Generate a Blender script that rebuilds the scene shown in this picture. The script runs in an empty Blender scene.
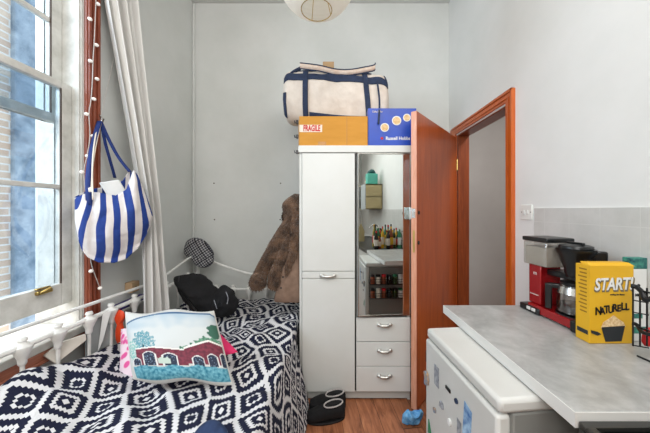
import bpy, bmesh, math, random
from mathutils import Vector, Matrix, noise
random.seed(7)
scn = bpy.context.scene
COL = scn.collection
F = 264.0; CX = 335.0; CY = 210.0; H = 1.38
WX = 1.146; LX = -1.427; BY = 2.654; CZ = 3.47; RY = -1.9
def W(px, py, Y): return Vector(((px-CX)/F*Y, Y, H-(py-CY)/F*Y))
def V(*a): return Vector(a)
PI = math.pi
# ------------------------------------------------------------------ objects
ORG = {}
def tag(o, label=None, cat=None, group=None, kind=None):
    if label: o['label'] = label
    if cat: o['category'] = cat
    if group: o['group'] = group
    if kind: o['kind'] = kind
    return o
def thing(name, label, cat, loc=(0,0,0), group=None, kind=None):
    o = bpy.data.objects.new(name, None); COL.objects.link(o)
    o.empty_display_size = .05
    o.location = loc; ORG[o.name] = Vector(loc)
    return tag(o, label, cat, group, kind)
class MB:
    def __init__(s): s.v=[]; s.f=[]; s.uv={}; s.col=None
    def add(s, vs, fs):
        n=len(s.v); s.v += [Vector(p) for p in vs]; s.f += [tuple(n+i for i in f) for f in fs]; return n
    def box(s, a, b):
        x0,y0,z0=a; x1,y1,z1=b
        if x0>x1:x0,x1=x1,x0
        if y0>y1:y0,y1=y1,y0
        if z0>z1:z0,z1=z1,z0
        s.add([(x0,y0,z0),(x1,y0,z0),(x1,y1,z0),(x0,y1,z0),(x0,y0,z1),(x1,y0,z1),(x1,y1,z1),(x0,y1,z1)],
              [(0,3,2,1),(4,5,6,7),(0,1,5,4),(1,2,6,5),(2,3,7,6),(3,0,4,7)]); return s
    def obox(s, c, ax, ay, az):   # oriented box: half-axis vectors
        c=Vector(c); ax=Vector(ax); ay=Vector(ay); az=Vector(az)
        vs=[c+i*ax+j*ay+k*az for k in(-1,1) for (i,j) in((-1,-1),(1,-1),(1,1),(-1,1))]
        fs=[(0,3,2,1),(4,5,6,7),(0,1,5,4),(1,2,6,5),(2,3,7,6),(3,0,4,7)]
        if ax.cross(ay).dot(az)<0: fs=[f[::-1] for f in fs]
        s.add(vs,fs); return s
    def prism(s, poly, d):        # planar polygon (3d points) extruded by d
        d=Vector(d); n=len(poly); p=[Vector(q) for q in poly]
        s.add(p+[q+d for q in p],[tuple(range(n))[::-1],tuple(range(n,2*n))]+[(i,(i+1)%n,n+(i+1)%n,n+i) for i in range(n)]); return s
    def tube(s, pts, r, n=8, up=(0,0,1), cap=True, closed=False):
        pts=[Vector(p) for p in pts]; m=len(pts); up=Vector(up); vs=[]; fs=[]
        prev=None
        for i,p in enumerate(pts):
            if closed: t=pts[(i+1)%m]-pts[i-1]
            else: t=pts[min(i+1,m-1)]-pts[max(i-1,0)]
            if t.length<1e-9: t=Vector((0,0,1))
            t.normalize()
            if prev is None:
                a=up.cross(t)
                if a.length<.05: a=Vector((1,0,0)).cross(t)
                if a.length<.05: a=Vector((0,1,0)).cross(t)
            else:
                a=prev-t*prev.dot(t)
                if a.length<1e-6: a=up.cross(t)
            a.normalize(); prev=a; b=t.cross(a)
            rr=r[i] if isinstance(r,(list,tuple)) and len(r)==m and not (isinstance(r,tuple)) else r
            ra,rb=(rr if isinstance(rr,tuple) else (rr,rr))
            for k in range(n):
                th=2*PI*k/n; vs.append(p+a*ra*math.cos(th)+b*rb*math.sin(th))
        for i in range(m if closed else m-1):
            j=(i+1)%m
            for k in range(n):
                l=(k+1)%n; fs.append((i*n+k,i*n+l,j*n+l,j*n+k))
        if cap and not closed: fs += [tuple(range(n))[::-1], tuple(range((m-1)*n,m*n))]
        s.add(vs,fs); return s
    def lathe(s, c, prof, n=24, axis=(0,0,1), sx=1, sy=1):
        c=Vector(c); ax=Vector(axis).normalized(); a=ax.orthogonal().normalized()
        if abs(ax.z)>.99: a=Vector((1,0,0))
        b=ax.cross(a); vs=[]; fs=[]; m=len(prof)
        for r,h in prof:
            for k in range(n):
                th=2*PI*k/n; vs.append(c+ax*h+a*r*sx*math.cos(th)+b*r*sy*math.sin(th))
        for i in range(m-1):
            for k in range(n):
                l=(k+1)%n; fs.append((i*n+k,i*n+l,(i+1)*n+l,(i+1)*n+k))
        if prof[0][0]>1e-4: fs.append(tuple(range(n))[::-1])
        if prof[-1][0]>1e-4: fs.append(tuple(range((m-1)*n,m*n)))
        s.add(vs,fs); return s
    def sphere(s, c, r, n=12, m=8, sc=(1,1,1)):
        vs=[];fs=[];c=Vector(c)
        for i in range(m+1):
            ph=PI*i/m
            for k in range(n):
                th=2*PI*k/n; vs.append(c+Vector((r*sc[0]*math.sin(ph)*math.cos(th),r*sc[1]*math.sin(ph)*math.sin(th),-r*sc[2]*math.cos(ph))))
        for i in range(m):
            for k in range(n):
                l=(k+1)%n; fs.append((i*n+k,i*n+l,(i+1)*n+l,(i+1)*n+k))
        s.add(vs,fs); return s
    def inflate(s, out, thick, o=(0,0,0), r=(1,0,0), u=(0,0,1), rings=7, nz=0, nf=6, sub=3, pw=.5, back=1.0):
        # puffed polygon. out: 2-d outline, swept inward in rings
        o=Vector(o); r=Vector(r).normalized(); u=Vector(u).normalized(); nn=r.cross(u)
        P=[]; n0=len(out)
        for i in range(n0):
            p0,p1,p2,p3=[Vector(out[(i+j)%n0]) for j in(-1,0,1,2)]
            for k in range(sub):
                t=k/sub
                P.append(.5*((2*p1)+(p2-p0)*t+(2*p0-5*p1+4*p2-p3)*t*t+(3*p1-p0-3*p2+p3)*t**3))
        c=sum(P,Vector((0,0)))/len(P); n=len(P); vs=[]; fs=[]
        for side in (1,-1):
            base=len(vs)
            for j in range(rings):
                q=1-j/rings; h=(1-q**2)**pw*thick*.5*(1 if side>0 else back)
                for p in P:
                    w=c+(p-c)*q; P3=o+r*w.x+u*w.y+nn*h*side*-1
                    if nz and j>0: P3=P3+nn*(-side)*noise.noise(P3*nf)*nz+r*noise.noise(P3*nf+V(5,5,5))*nz*.5
                    elif nz: P3=P3+(r+u)*noise.noise(P3*nf+V(5,5,5))*nz*.6
                    vs.append(P3)
            vs.append(o+r*c.x+u*c.y+nn*thick*.5*side*-1*(1 if side>0 else back)); ctr=len(vs)-1
            for j in range(rings-1):
                for k in range(n):
                    l=(k+1)%n; f=(base+j*n+k,base+j*n+l,base+(j+1)*n+l,base+(j+1)*n+k); fs.append(f if side>0 else f[::-1])
            for k in range(n):
                l=(k+1)%n; f=(base+(rings-1)*n+k,base+(rings-1)*n+l,ctr); fs.append(f if side>0 else f[::-1])
        s.add(vs,fs); return s
    def grid(s, nu, nv, fn, uvfn=None):
        vs=[];fs=[]
        n=len(s.v)
        for j in range(nv+1):
            for i in range(nu+1):
                u=i/nu; v=j/nv; vs.append(fn(u,v))
                if uvfn: s.uv[n+len(vs)-1]=uvfn(u,v)
        for j in range(nv):
            for i in range(nu):
                a=j*(nu+1)+i; fs.append((a,a+1,a+nu+2,a+nu+1))
        s.add(vs,fs); return s
    def xf(s,pv,ang):
        c,q=math.cos(ang),math.sin(ang)
        for v in s.v:
            x,y=v.x-pv[0],v.y-pv[1]; v.x=pv[0]+x*c-y*q; v.y=pv[1]+x*q+y*c
        return s
    def clamp(s):
        for v in s.v: v.x=min(v.x,wx0-.006)
        return s
    def build(s, name, m, parent=None, bevel=0, smooth=40, solid=0, weld=True, cols=None, loc=None):
        org = ORG[parent.name] if parent is not None else (Vector(loc) if loc is not None else Vector((0,0,0)))
        me=bpy.data.meshes.new(name); me.from_pydata([tuple(p-org) for p in s.v],[],s.f)
        if s.uv:
            ul=me.uv_layers.new(name='UVMap')
            for l in me.loops: ul.data[l.index].uv=s.uv.get(l.vertex_index,(0,0))
        if cols:
            ca=me.color_attributes.new(name='paint',type='FLOAT_COLOR',domain='POINT')
            for i,c in enumerate(cols): ca.data[i].color=(c[0],c[1],c[2],1)
        bm=bmesh.new(); bm.from_mesh(me)
        if weld and not s.uv and not cols: bmesh.ops.remove_doubles(bm,verts=bm.verts,dist=1e-6)
        bmesh.ops.recalc_face_normals(bm,faces=bm.faces); bm.to_mesh(me); bm.free()
        me.materials.append(m)
        if smooth:
            for p in me.polygons: p.use_smooth=True
            me.set_sharp_from_angle(angle=math.radians(smooth))
        o=bpy.data.objects.new(name,me); COL.objects.link(o)
        if parent is not None: o.parent=parent
        elif loc is not None: o.location=loc
        ORG[o.name]=org.copy()
        if bevel:
            b=o.modifiers.new('bevel','BEVEL'); b.width=bevel; b.segments=2; b.limit_method='ANGLE'; b.angle_limit=math.radians(50)
        if solid:
            q=o.modifiers.new('solid','SOLIDIFY'); q.thickness=solid; q.offset=0
        return o
def struct(name, mb, m, parent=None, **k):
    o=mb.build(name,m,parent,**k)
    if parent is None: o['kind']='structure'
    return o
def text(s, size, loc, r, u, m, parent, name='lettering', extr=.0006, bold=0, shear=0, wide=1, align='CENTER'):
    cu=bpy.data.curves.new('t','FONT'); cu.body=s; cu.size=size; cu.extrude=extr; cu.offset=bold; cu.shear=shear
    cu.align_x=align; cu.align_y='CENTER'; cu.resolution_u=3
    ob=bpy.data.objects.new('t',cu); COL.objects.link(ob)
    dg=bpy.context.evaluated_depsgraph_get(); me=bpy.data.meshes.new_from_object(ob.evaluated_get(dg))
    bpy.data.objects.remove(ob)
    r=Vector(r).normalized(); u=Vector(u).normalized(); n=r.cross(u); loc=Vector(loc)-ORG[parent.name]
    for v in me.vertices: v.co=loc+r*v.co.x*wide+u*v.co.y+n*v.co.z
    me.name=name; me.materials.clear(); me.materials.append(m)
    o=bpy.data.objects.new(name,me); COL.objects.link(o); o.parent=parent; ORG[o.name]=ORG[parent.name].copy(); return o
# ------------------------------------------------------------------ materials
def srgb(c):
    if isinstance(c,str): c=[int(c[i:i+2],16)/255 for i in(0,2,4)]
    return tuple((x/12.92 if x<=.04045 else ((x+.055)/1.055)**2.4) for x in c)+(1,)
class NT:
    def __init__(s,name):
        s.m=bpy.data.materials.new(name); s.m.use_nodes=True; s.t=s.m.node_tree; s.n=s.t.nodes; s.b=s.n['Principled BSDF']
    def new(s,t,**k):
        x=s.n.new(t)
        for a,v in k.items(): setattr(x,a,v)
        return x
    def link(s,a,b): s.t.links.new(a,b)
    def math(s,op,a,b=None,c=None,clamp=False):
        x=s.new('ShaderNodeMath',operation=op,use_clamp=clamp)
        for i,q in enumerate((a,b,c)):
            if q is None: continue
            if isinstance(q,(int,float)): x.inputs[i].default_value=q
            else: s.link(q,x.inputs[i])
        return x.outputs[0]
    def ramp(s,fac,stops,interp='LINEAR'):
        x=s.new('ShaderNodeValToRGB'); x.color_ramp.interpolation=interp; e=x.color_ramp.elements
        while len(e)<len(stops): e.new(.5)
        for i,(p,c) in enumerate(stops): e[i].position=p; e[i].color=srgb(c)
        s.link(fac,x.inputs[0]); return x.outputs[0]
    def mix(s,fac,a,b,bt='MIX'):
        x=s.new('ShaderNodeMix',data_type='RGBA',blend_type=bt)
        for q,i in((fac,0),(a,6),(b,7)):
            if isinstance(q,(int,float)): x.inputs[i].default_value=q
            elif isinstance(q,tuple): x.inputs[i].default_value=q
            else: s.link(q,x.inputs[i])
        return x.outputs[2]
    def bump(s,h,st=.3,dist=.01):
        x=s.new('ShaderNodeBump'); x.inputs['Strength'].default_value=st; x.inputs['Distance'].default_value=dist
        s.link(h,x.inputs['Height']); s.link(x.outputs[0],s.b.inputs['Normal'])
    def coord(s,kind='Object',scale=(1,1,1),rot=(0,0,0)):
        c=s.new('ShaderNodeTexCoord'); mp=s.new('ShaderNodeMapping'); mp.inputs['Scale'].default_value=scale; mp.inputs['Rotation'].default_value=rot
        s.link(c.outputs[kind],mp.inputs[0]); return mp.outputs[0]
    def noise(s,vec,scale=5,detail=4,rough=.5,dist=0):
        x=s.new('ShaderNodeTexNoise'); x.inputs['Scale'].default_value=scale; x.inputs['Detail'].default_value=detail
        x.inputs['Roughness'].default_value=rough; x.inputs['Distortion'].default_value=dist; s.link(vec,x.inputs['Vector']); return x.outputs['Fac']
def mat(name,c,rough=.6,metal=0,c2=None,ns=8,bump=0,bs=60,spec=None,sc=(1,1,1),coat=0,sheen=0,detail=4,trans=0,alpha=1,emit=0,bd=.005,dist=0):
    t=NT(name); t.b.inputs['Roughness'].default_value=rough; t.b.inputs['Metallic'].default_value=metal
    t.b.inputs['Base Color'].default_value=srgb(c)
    if spec is not None: t.b.inputs['Specular IOR Level'].default_value=spec
    if coat: t.b.inputs['Coat Weight'].default_value=coat; t.b.inputs['Coat Roughness'].default_value=.15
    if sheen: t.b.inputs['Sheen Weight'].default_value=sheen
    if trans: t.b.inputs['Transmission Weight'].default_value=trans
    if alpha<1: t.b.inputs['Alpha'].default_value=alpha
    if emit: t.b.inputs['Emission Color'].default_value=srgb(c); t.b.inputs['Emission Strength'].default_value=emit
    vec=t.coord('Object',sc)
    if c2 is None:   # a trace of variation so nothing is flat
        n=t.noise(vec,ns,3); t.link(t.mix(n,srgb(c),tuple(min(1,q*.88) for q in srgb(c)[:3])+(1,)),t.b.inputs['Base Color'])
    else:
        n=t.noise(vec,ns,detail,.6,dist); t.link(t.ramp(n,[(.32,c),(.68,c2)]),t.b.inputs['Base Color'])
    if bump: t.bump(t.noise(vec,bs,4),bump,bd)
    return t.m
M={}
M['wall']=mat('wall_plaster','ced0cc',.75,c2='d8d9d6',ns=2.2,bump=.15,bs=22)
M['wallr']=mat('wall_plaster_right','dedfdc',.7,c2='e6e6e4',ns=2.2,bump=.12,bs=22)  # lighter plaster copy, brighter light on this wall put into the colour
M['ceil']=mat('ceiling_paint','cfd0cd',.8)
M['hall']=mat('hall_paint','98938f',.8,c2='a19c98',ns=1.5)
M['white']=mat('white_paint','dcdcd6',.45,c2='e6e6e1',ns=6,bump=.1,bs=30)
M['oldwhite']=mat('weathered_white_paint','b7b6af',.6,c2='dbdad5',ns=9,bump=.25,bs=40,detail=8)
M['bedwhite']=mat('enamel_white','efeeea',.35,c2='dddcd8',ns=14)
M['laminate']=mat('cream_laminate','d0d0ca',.45,c2='d6d6d2',ns=3)
M['plinth']=mat('plinth_grey','b9b9b4',.5)
M['darkgap']=mat('dark_gap','2a2a28',.8)
M['chrome']=mat('brushed_chrome','c9c7c2',.25,1)
M['handle']=mat('satin_nickel','d2d0ca',.3,.8)
M['brass']=mat('aged_brass','c4a866',.35,1)
M['black']=mat('black_plastic','101113',.3)
M['blackmatte']=mat('black_cloth','050506',.9,c2='0f0f13',ns=20,bump=.3,bs=50,bd=.01)
M['navy']=mat('navy_webbing','1b2740',.8,c2='253350',ns=30,bump=.3,bs=300,bd=.002)
M['canvas']=mat('cream_canvas','cdbfb2',.9,c2='e0d4c8',ns=9,bump=.35,bs=18,bd=.02)
M['strapcream']=mat('cream_strap','d5b9a5',.9,c2='e2d2c4',ns=30)
M['card']=mat('cardboard','bf8327',.75,c2='c98d33',ns=4,sc=(1,1,5))
M['tape']=mat('brown_tape','b0782a',.35)
M['labelwhite']=mat('sticker_white','e9dccb',.6)
M['red']=mat('sticker_red','c4161c',.6)
M['bluebox']=mat('blue_print','143da0',.4,c2='1948b4',ns=5)
M['paperwhite']=mat('paper_white','e8e8e6',.6)
M['orangewall']=mat('cup_coffee','c79a5b',.6,c2='e2c79a',ns=60)
M['trimwood']=None
def wood(name,a,b,cc,rough=.35,sc=(14,14,1.2),coat=.3,bump=.15):
    t=NT(name); vec=t.coord('Object',sc)
    n=t.noise(vec,2.2,6,.6,.8); n2=t.noise(vec,12,3,.6,.2)
    k=t.math('ADD',t.math('MULTIPLY',n,.75),t.math('MULTIPLY',n2,.25))
    t.link(t.ramp(k,[(.3,a),(.5,b),(.7,cc)]),t.b.inputs['Base Color'])
    t.b.inputs['Roughness'].default_value=rough; t.b.inputs['Coat Weight'].default_value=coat; t.b.inputs['Coat Roughness'].default_value=.2
    t.bump(n2,bump,.003); return t.m
M['doorwood']=wood('varnished_door_wood','8c380c','a24812','b4561e',.3,(6,6,.7),.4)
M['doorfront']=wood('door_edge_wood','c07c58','d4967a','dfae96',.5,(20,20,1.5),.1)
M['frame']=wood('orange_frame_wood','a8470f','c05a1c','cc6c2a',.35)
M['jamb']=wood('shaded_jamb_wood','6a2c10','7f3a16','97491e',.4)  # frame wood darkened, the shadow on the jamb is in the colour
M['redwood']=wood('red_brown_trim_wood','6a2c1a','864028','9a5238',.45)
M['redboard']=wood('red_board_wood','8f5240','a5664f','b98069',.5,(14,1.2,14))
# floor boards running along Y
def floor_mat():
    t=NT('floor_boards'); vec=t.coord('Object',(1,1,1),(0,0,-.12)); sx=t.new('ShaderNodeSeparateXYZ'); t.link(vec,sx.inputs[0])
    x=t.math('DIVIDE',sx.outputs[0],.125); col=t.math('FLOOR',x)
    wn=t.new('ShaderNodeTexWhiteNoise',noise_dimensions='1D'); t.link(col,wn.inputs['W'])
    y=t.math('ADD',t.math('DIVIDE',sx.outputs[1],1.1),wn.outputs['Value']); row=t.math('FLOOR',y)
    cb=t.new('ShaderNodeCombineXYZ'); t.link(col,cb.inputs[0]); t.link(row,cb.inputs[1])
    wn2=t.new('ShaderNodeTexWhiteNoise',noise_dimensions='2D'); t.link(cb.outputs[0],wn2.inputs['Vector'])
    off=t.new('ShaderNodeVectorMath',operation='MULTIPLY_ADD'); t.link(wn2.outputs['Color'],off.inputs[0]); off.inputs[1].default_value=(9,9,9)
    mp=t.new('ShaderNodeMapping'); mp.inputs['Scale'].default_value=(9,1.3,1); t.link(vec,mp.inputs[0]); t.link(mp.outputs[0],off.inputs[2])
    n=t.noise(off.outputs[0],2.4,7,.65,1.4)
    base=t.ramp(n,[(.25,'54301c'),(.45,'925a3c'),(.6,'aa6e4c'),(.8,'bd835c')])
    tint=t.math('ADD',t.math('MULTIPLY',wn2.outputs['Value'],.35),.8)
    cc=t.new('ShaderNodeCombineColor'); [t.link(tint,cc.inputs[i]) for i in range(3)]
    c=t.mix(1.0,base,cc.outputs[0],'MULTIPLY')
    fx=t.math('FRACT',x); fy=t.math('FRACT',y)
    g=t.math('MAXIMUM',t.math('LESS_THAN',fx,.018),t.math('LESS_THAN',fy,.004))
    t.link(t.mix(g,c,srgb('2a170f')),t.b.inputs['Base Color']); t.b.inputs['Roughness'].default_value=.38
    return t.m
M['floor']=floor_mat()
def tile_mat():
    t=NT('splash_tiles'); vec=t.coord('Object'); sx=t.new('ShaderNodeSeparateXYZ'); t.link(vec,sx.inputs[0])
    def ln(o,off,s=.15):
        f=t.math('FRACT',t.math('DIVIDE',t.math('ADD',o,off),s)); return t.math('LESS_THAN',t.math('ABSOLUTE',t.math('SUBTRACT',f,.5)),.49)
    a=t.math('MINIMUM',ln(sx.outputs[1],-1.51+.075+3,.15),ln(sx.outputs[2],-1.39+.075+3,.15))
    n=t.noise(vec,7,6,.65); c=t.ramp(n,[(.3,'bfbfbb'),(.7,'cecdca')])
    t.link(t.mix(a,srgb('cfcfcb'),c),t.b.inputs['Base Color']); t.b.inputs['Roughness'].default_value=.35
    t.bump(a,.4,.002); return t.m
M['tile']=tile_mat()
def marble():
    t=NT('grey_worktop'); vec=t.coord('Object'); n=t.noise(vec,9,8,.6,.5); n2=t.noise(vec,34,5,.65)
    k=t.math('ADD',t.math('MULTIPLY',n,.7),t.math('MULTIPLY',n2,.3))
    t.link(t.ramp(k,[(.35,'8e8e8c'),(.5,'a1a19f'),(.65,'b3b3b1')]),t.b.inputs['Base Color']); t.b.inputs['Roughness'].default_value=.3
    return t.m
M['marble']=marble()
def brick():
    t=NT('outside_brick'); vec=t.coord('Object'); sx=t.new('ShaderNodeSeparateXYZ'); t.link(vec,sx.inputs[0])
    cb=t.new('ShaderNodeCombineXYZ'); t.link(sx.outputs[1],cb.inputs[0]); t.link(sx.outputs[2],cb.inputs[1])
    b=t.new('ShaderNodeTexBrick'); b.inputs['Scale'].default_value=1; b.inputs['Brick Width'].default_value=.23; b.inputs['Row Height'].default_value=.08
    b.inputs['Mortar Size'].default_value=.008; b.inputs['Color1'].default_value=srgb('d8bfa8'); b.inputs['Color2'].default_value=srgb('bfa592'); b.inputs['Mortar'].default_value=srgb('dedbd6')
    t.link(cb.outputs[0],b.inputs['Vector']); t.link(b.outputs['Color'],t.b.inputs['Base Color']); t.b.inputs['Roughness'].default_value=.9; return t.m
M['brick']=brick()
M['slate']=mat('blue_grey_render','687a8a',.9,c2='a9b6c1',ns=7,detail=9,bump=.3)
def spread_mat():
    t=NT('tribal_bedspread'); tc=t.new('ShaderNodeTexCoord'); sx=t.new('ShaderNodeSeparateXYZ'); t.link(tc.outputs['UV'],sx.inputs[0])
    x=t.math('DIVIDE',sx.outputs[0],.195); y=t.math('DIVIDE',sx.outputs[1],.205)
    a=t.math('ABSOLUTE',t.math('SUBTRACT',t.math('FRACT',x),.5)); b=t.math('ABSOLUTE',t.math('SUBTRACT',t.math('FRACT',y),.5))
    bq=t.math('DIVIDE',t.math('FLOOR',t.math('MULTIPLY',b,18)),18.0)
    aq=t.math('DIVIDE',t.math('FLOOR',t.math('MULTIPLY',a,18)),18.0)
    a=t.math('ADD',t.math('MULTIPLY',a,.45),t.math('MULTIPLY',aq,.55))
    d=t.math('ADD',a,bq); m=t.math('MULTIPLY',t.math('MINIMUM',d,t.math('SUBTRACT',1.0,d)),2.0)
    blk='10132a'; wh='d8d6d6'
    c=t.ramp(m,[(0,wh),(.09,blk),(.34,wh),(.50,blk),(.85,wh)],'CONSTANT')
    vec=t.coord('UV'); n=t.noise(vec,500,2); c=t.mix(t.math('MULTIPLY',n,.12),c,srgb('6a6d80'))
    t.link(c,t.b.inputs['Base Color']); t.b.inputs['Roughness'].default_value=.95; t.b.inputs['Specular IOR Level'].default_value=.15
    w=t.noise(t.coord('Object'),16,4,.6,.8); t.bump(t.math('ADD',t.math('MULTIPLY',n,.05),w),.45,.02); return t.m
M['spread']=spread_mat()
def paint_mat(name,rough=.8,bump=.3):
    t=NT(name); a=t.new('ShaderNodeVertexColor',layer_name='paint'); t.link(a.outputs[0],t.b.inputs['Base Color'])
    t.b.inputs['Roughness'].default_value=rough; t.bump(t.noise(t.coord('Object'),14,3),bump,.01); return t.m
M['paint']=paint_mat('printed_cloth')
def stripes():
    t=NT('blue_white_stripes'); tc=t.new('ShaderNodeTexCoord'); sx=t.new('ShaderNodeSeparateXYZ'); t.link(tc.outputs['UV'],sx.inputs[0])
    f=t.math('FRACT',sx.outputs[0]); k=t.math('LESS_THAN',f,.5)
    t.link(t.mix(k,srgb('dcd6d4'),srgb('1b3a86')),t.b.inputs['Base Color']); t.b.inputs['Roughness'].default_value=.85
    t.bump(t.noise(t.coord('Object'),14,4,.6,.6),.4,.02); return t.m
M['stripes']=stripes()
def plaid():
    t=NT('grey_check_wool'); tc=t.new('ShaderNodeTexCoord'); sx=t.new('ShaderNodeSeparateXYZ'); t.link(t.coord('Object',(1,1,1),(0,.6,0)),sx.inputs[0])
    def st(o,p,th): return t.math('LESS_THAN',t.math('FRACT',t.math('DIVIDE',o,p)),th)
    fine=t.math('MULTIPLY',t.math('ADD',st(sx.outputs[0],.021,.5),st(sx.outputs[2],.021,.5)),.5)
    big=t.math('MAXIMUM',st(sx.outputs[0],.06,.12),st(sx.outputs[2],.06,.12))
    c=t.ramp(fine,[(0,'b4b3b2'),(.5,'65656b'),(1,'2e2e36')]); t.link(t.mix(big,c,srgb('1d1d24')),t.b.inputs['Base Color']); t.b.inputs['Roughness'].default_value=.95; return t.m
M['plaid']=plaid()
M['curtain']=mat('curtain_cloth','e2e0dc',.9,ns=3)
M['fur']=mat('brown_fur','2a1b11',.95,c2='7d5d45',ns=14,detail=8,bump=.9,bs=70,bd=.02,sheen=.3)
M['furshade']=mat('shaded_brown_fur','1b110a',.95,c2='573f2e',ns=14,detail=8,bump=.9,bs=70,bd=.02)  # same fur darkened, painting the shade between body and sleeves
M['suede']=mat('tan_suede','715949',.95,c2='957a68',ns=9,bump=.2,bs=40)
M['pink']=mat('pink_cloth','d8346c',.85,c2='e84f84',ns=5)
def pinkpat():
    t=NT('pink_white_pattern'); vec=t.coord('Object'); v=t.new('ShaderNodeTexVoronoi'); v.inputs['Scale'].default_value=26; t.link(vec,v.inputs['Vector'])
    sx=t.new('ShaderNodeSeparateXYZ'); t.link(vec,sx.inputs[0])
    c=t.ramp(v.outputs['Distance'],[(.35,'e45a9a'),(.5,'f0d8e0')])
    low=t.math('MULTIPLY',t.math('GREATER_THAN',sx.outputs[2],-.02),t.math('LESS_THAN',sx.outputs[0],-.05))
    t.link(t.mix(low,srgb('dc2f68'),c),t.b.inputs['Base Color']); t.b.inputs['Roughness'].default_value=.85; return t.m
M['pinkpat']=pinkpat()
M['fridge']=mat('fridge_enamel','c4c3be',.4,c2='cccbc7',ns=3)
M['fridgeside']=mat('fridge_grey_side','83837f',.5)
M['steel']=mat('dark_steel','5c5c5b',.3,.9)
M['mred']=mat('metallic_red','a30d16',.25,.35,coat=.5)
M['wedge']=mat('white_edge','dedcd8',.4)
M['cloth_blue']=mat('blue_patterned_cloth','2f7dbb',.9,c2='86bfe6',ns=30,detail=3)
M['denim']=mat('dark_denim','1c2b4a',.9,c2='2b3f66',ns=20)
M['orange']=mat('orange_plastic','e8481a',.5)
M['purple']=mat('purple_card','3c2a78',.6)
M['greycard']=mat('grey_card','a9afb0',.5)
M['creamcl']=mat('cream_cloth','cfc8bd',.9)
M['boxwood']=mat('small_box_wood','b0906c',.7,c2='c5a682',ns=9)
M['yellow']=mat('yellow_carton','d9a514',.5,c2='e2b22a',ns=5)
M['teal']=mat('teal_print','0c4450',.5,c2='4a9c86',ns=50)
M['bowl']=mat('dark_bowl','23282c',.5)
M['flakes']=mat('cereal_flakes','caa06a',.7,c2='f2dcb0',ns=120)
M['green']=mat('green_print','2f7a55',.6)
M['tan']=mat('tan_print','b08a5a',.6,c2='5d83a5',ns=60)
M['bluecard']=mat('blue_postcard','1f5f9f',.4,c2='b6d6ec',ns=34,detail=6)
M['greyprint']=mat('grey_print','6d7078',.5,c2='a9abb0',ns=60)
M['cab']=mat('beige_cabinet','bcab7e',.5)
M['bulbw']=mat('frosted_bulb','f4efe8',.4,emit=.25)
M['wirew']=mat('clear_wire','c8c2bd',.5)
M['spice']=mat('spice_brown','6a2f1a',.6,c2='9c4b22',ns=40)
M['olive']=mat('olive_glass','3a4a1c',.2)
M['yglass']=mat('oil_yellow','b59a1e',.3)
M['dark_in']=mat('dark_glass_bottle','14100e',.15)
M['jean2']=mat('sole_rubber','0a0a0b',.7)
M['tealbox']=mat('aqua_carton','58b9a6',.5)
M['furtrim']=mat('grey_fur_trim','8d8785',.95,c2='cfc9c6',ns=120,bump=.6)
M['screw']=mat('wall_plug','4a3c34',.8)
M['brownstrip']=mat('brown_strip','b5946c',.8)
def glassmat(name,tint='e8f0f6',mixf=.12,rough=.02):
    t=NT(name); tr=t.new('ShaderNodeBsdfTransparent'); tr.inputs[0].default_value=srgb(tint)
    gl=t.new('ShaderNodeBsdfGlossy'); gl.inputs['Roughness'].default_value=rough
    mx=t.new('ShaderNodeMixShader'); mx.inputs[0].default_value=mixf*.6; t.link(tr.outputs[0],mx.inputs[1]); t.link(gl.outputs[0],mx.inputs[2])
    t.link(mx.outputs[0],t.n['Material Output'].inputs[0]); return t.m
M['glass']=glassmat('window_glass')
M['clear']=glassmat('clear_plastic','ecebe8',.3,.1)
def mirror():
    t=NT('mirror_glass'); t.b.inputs['Metallic'].default_value=1; t.b.inputs['Roughness'].default_value=.01; t.b.inputs['Base Color'].default_value=srgb('dfe4e2'); return t.m
M['mirror']=mirror()
def paper():
    t=NT('lantern_paper'); t.b.inputs['Base Color'].default_value=srgb('f4f2ee'); t.b.inputs['Roughness'].default_value=.8
    tl=t.new('ShaderNodeBsdfTranslucent'); tl.inputs[0].default_value=srgb('f6f2e8'); mx=t.new('ShaderNodeMixShader'); mx.inputs[0].default_value=.45
    t.link(t.b.outputs[0],mx.inputs[1]); t.link(tl.outputs[0],mx.inputs[2]); t.link(mx.outputs[0],t.n['Material Output'].inputs[0])
    t.bump(t.noise(t.coord('Object'),30,3),.3,.005); return t.m
M['paper']=paper()
# ================================================================== SETTING
m=MB().box((LX-.4,RY-.1,-.08),(WX+.1,BY+.1,0)); m.box((WX+.1,RY,-.08),(3.2,BY+.6,0)); struct('floor',m,M['floor'],smooth=0)
struct('ceiling',MB().box((LX-.3,RY-.1,CZ),(WX+.2,BY+.1,CZ+.1)),M['ceil'],smooth=0)
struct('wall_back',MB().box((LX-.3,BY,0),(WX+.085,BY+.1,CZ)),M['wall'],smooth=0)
struct('wall_rear',MB().box((LX-.3,RY-.1,0),(WX+.1,RY,CZ)),M['wall'],smooth=0)
WY0,WY1,WZ0,WZ1=.25,1.495,.74,3.1
m=MB(); m.box((LX-.3,RY,0),(LX,WY0,CZ)).box((LX-.27,WY1,0),(LX,BY,CZ)).box((LX-.27,WY0,0),(LX,WY1,WZ0-.02)).box((LX-.27,WY0,WZ1),(LX,WY1,CZ))
struct('wall_left',m,M['wall'],smooth=0)
DY0,DY1,DZ=1.745,2.48,2.09; DT=.085
m=MB(); m.box((WX,RY,0),(WX+DT,DY0,CZ)).box((WX,DY1,0),(WX+DT,BY,CZ)).box((WX,DY0,DZ),(WX+DT,DY1,CZ))
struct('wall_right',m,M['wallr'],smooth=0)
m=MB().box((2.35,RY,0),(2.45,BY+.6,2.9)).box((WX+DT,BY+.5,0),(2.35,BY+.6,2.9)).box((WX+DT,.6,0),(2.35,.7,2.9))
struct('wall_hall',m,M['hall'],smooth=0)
struct('ceiling_hall',MB().box((WX+DT,.6,2.9),(2.45,BY+.6,3.0)),M['hall'],smooth=0)
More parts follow.
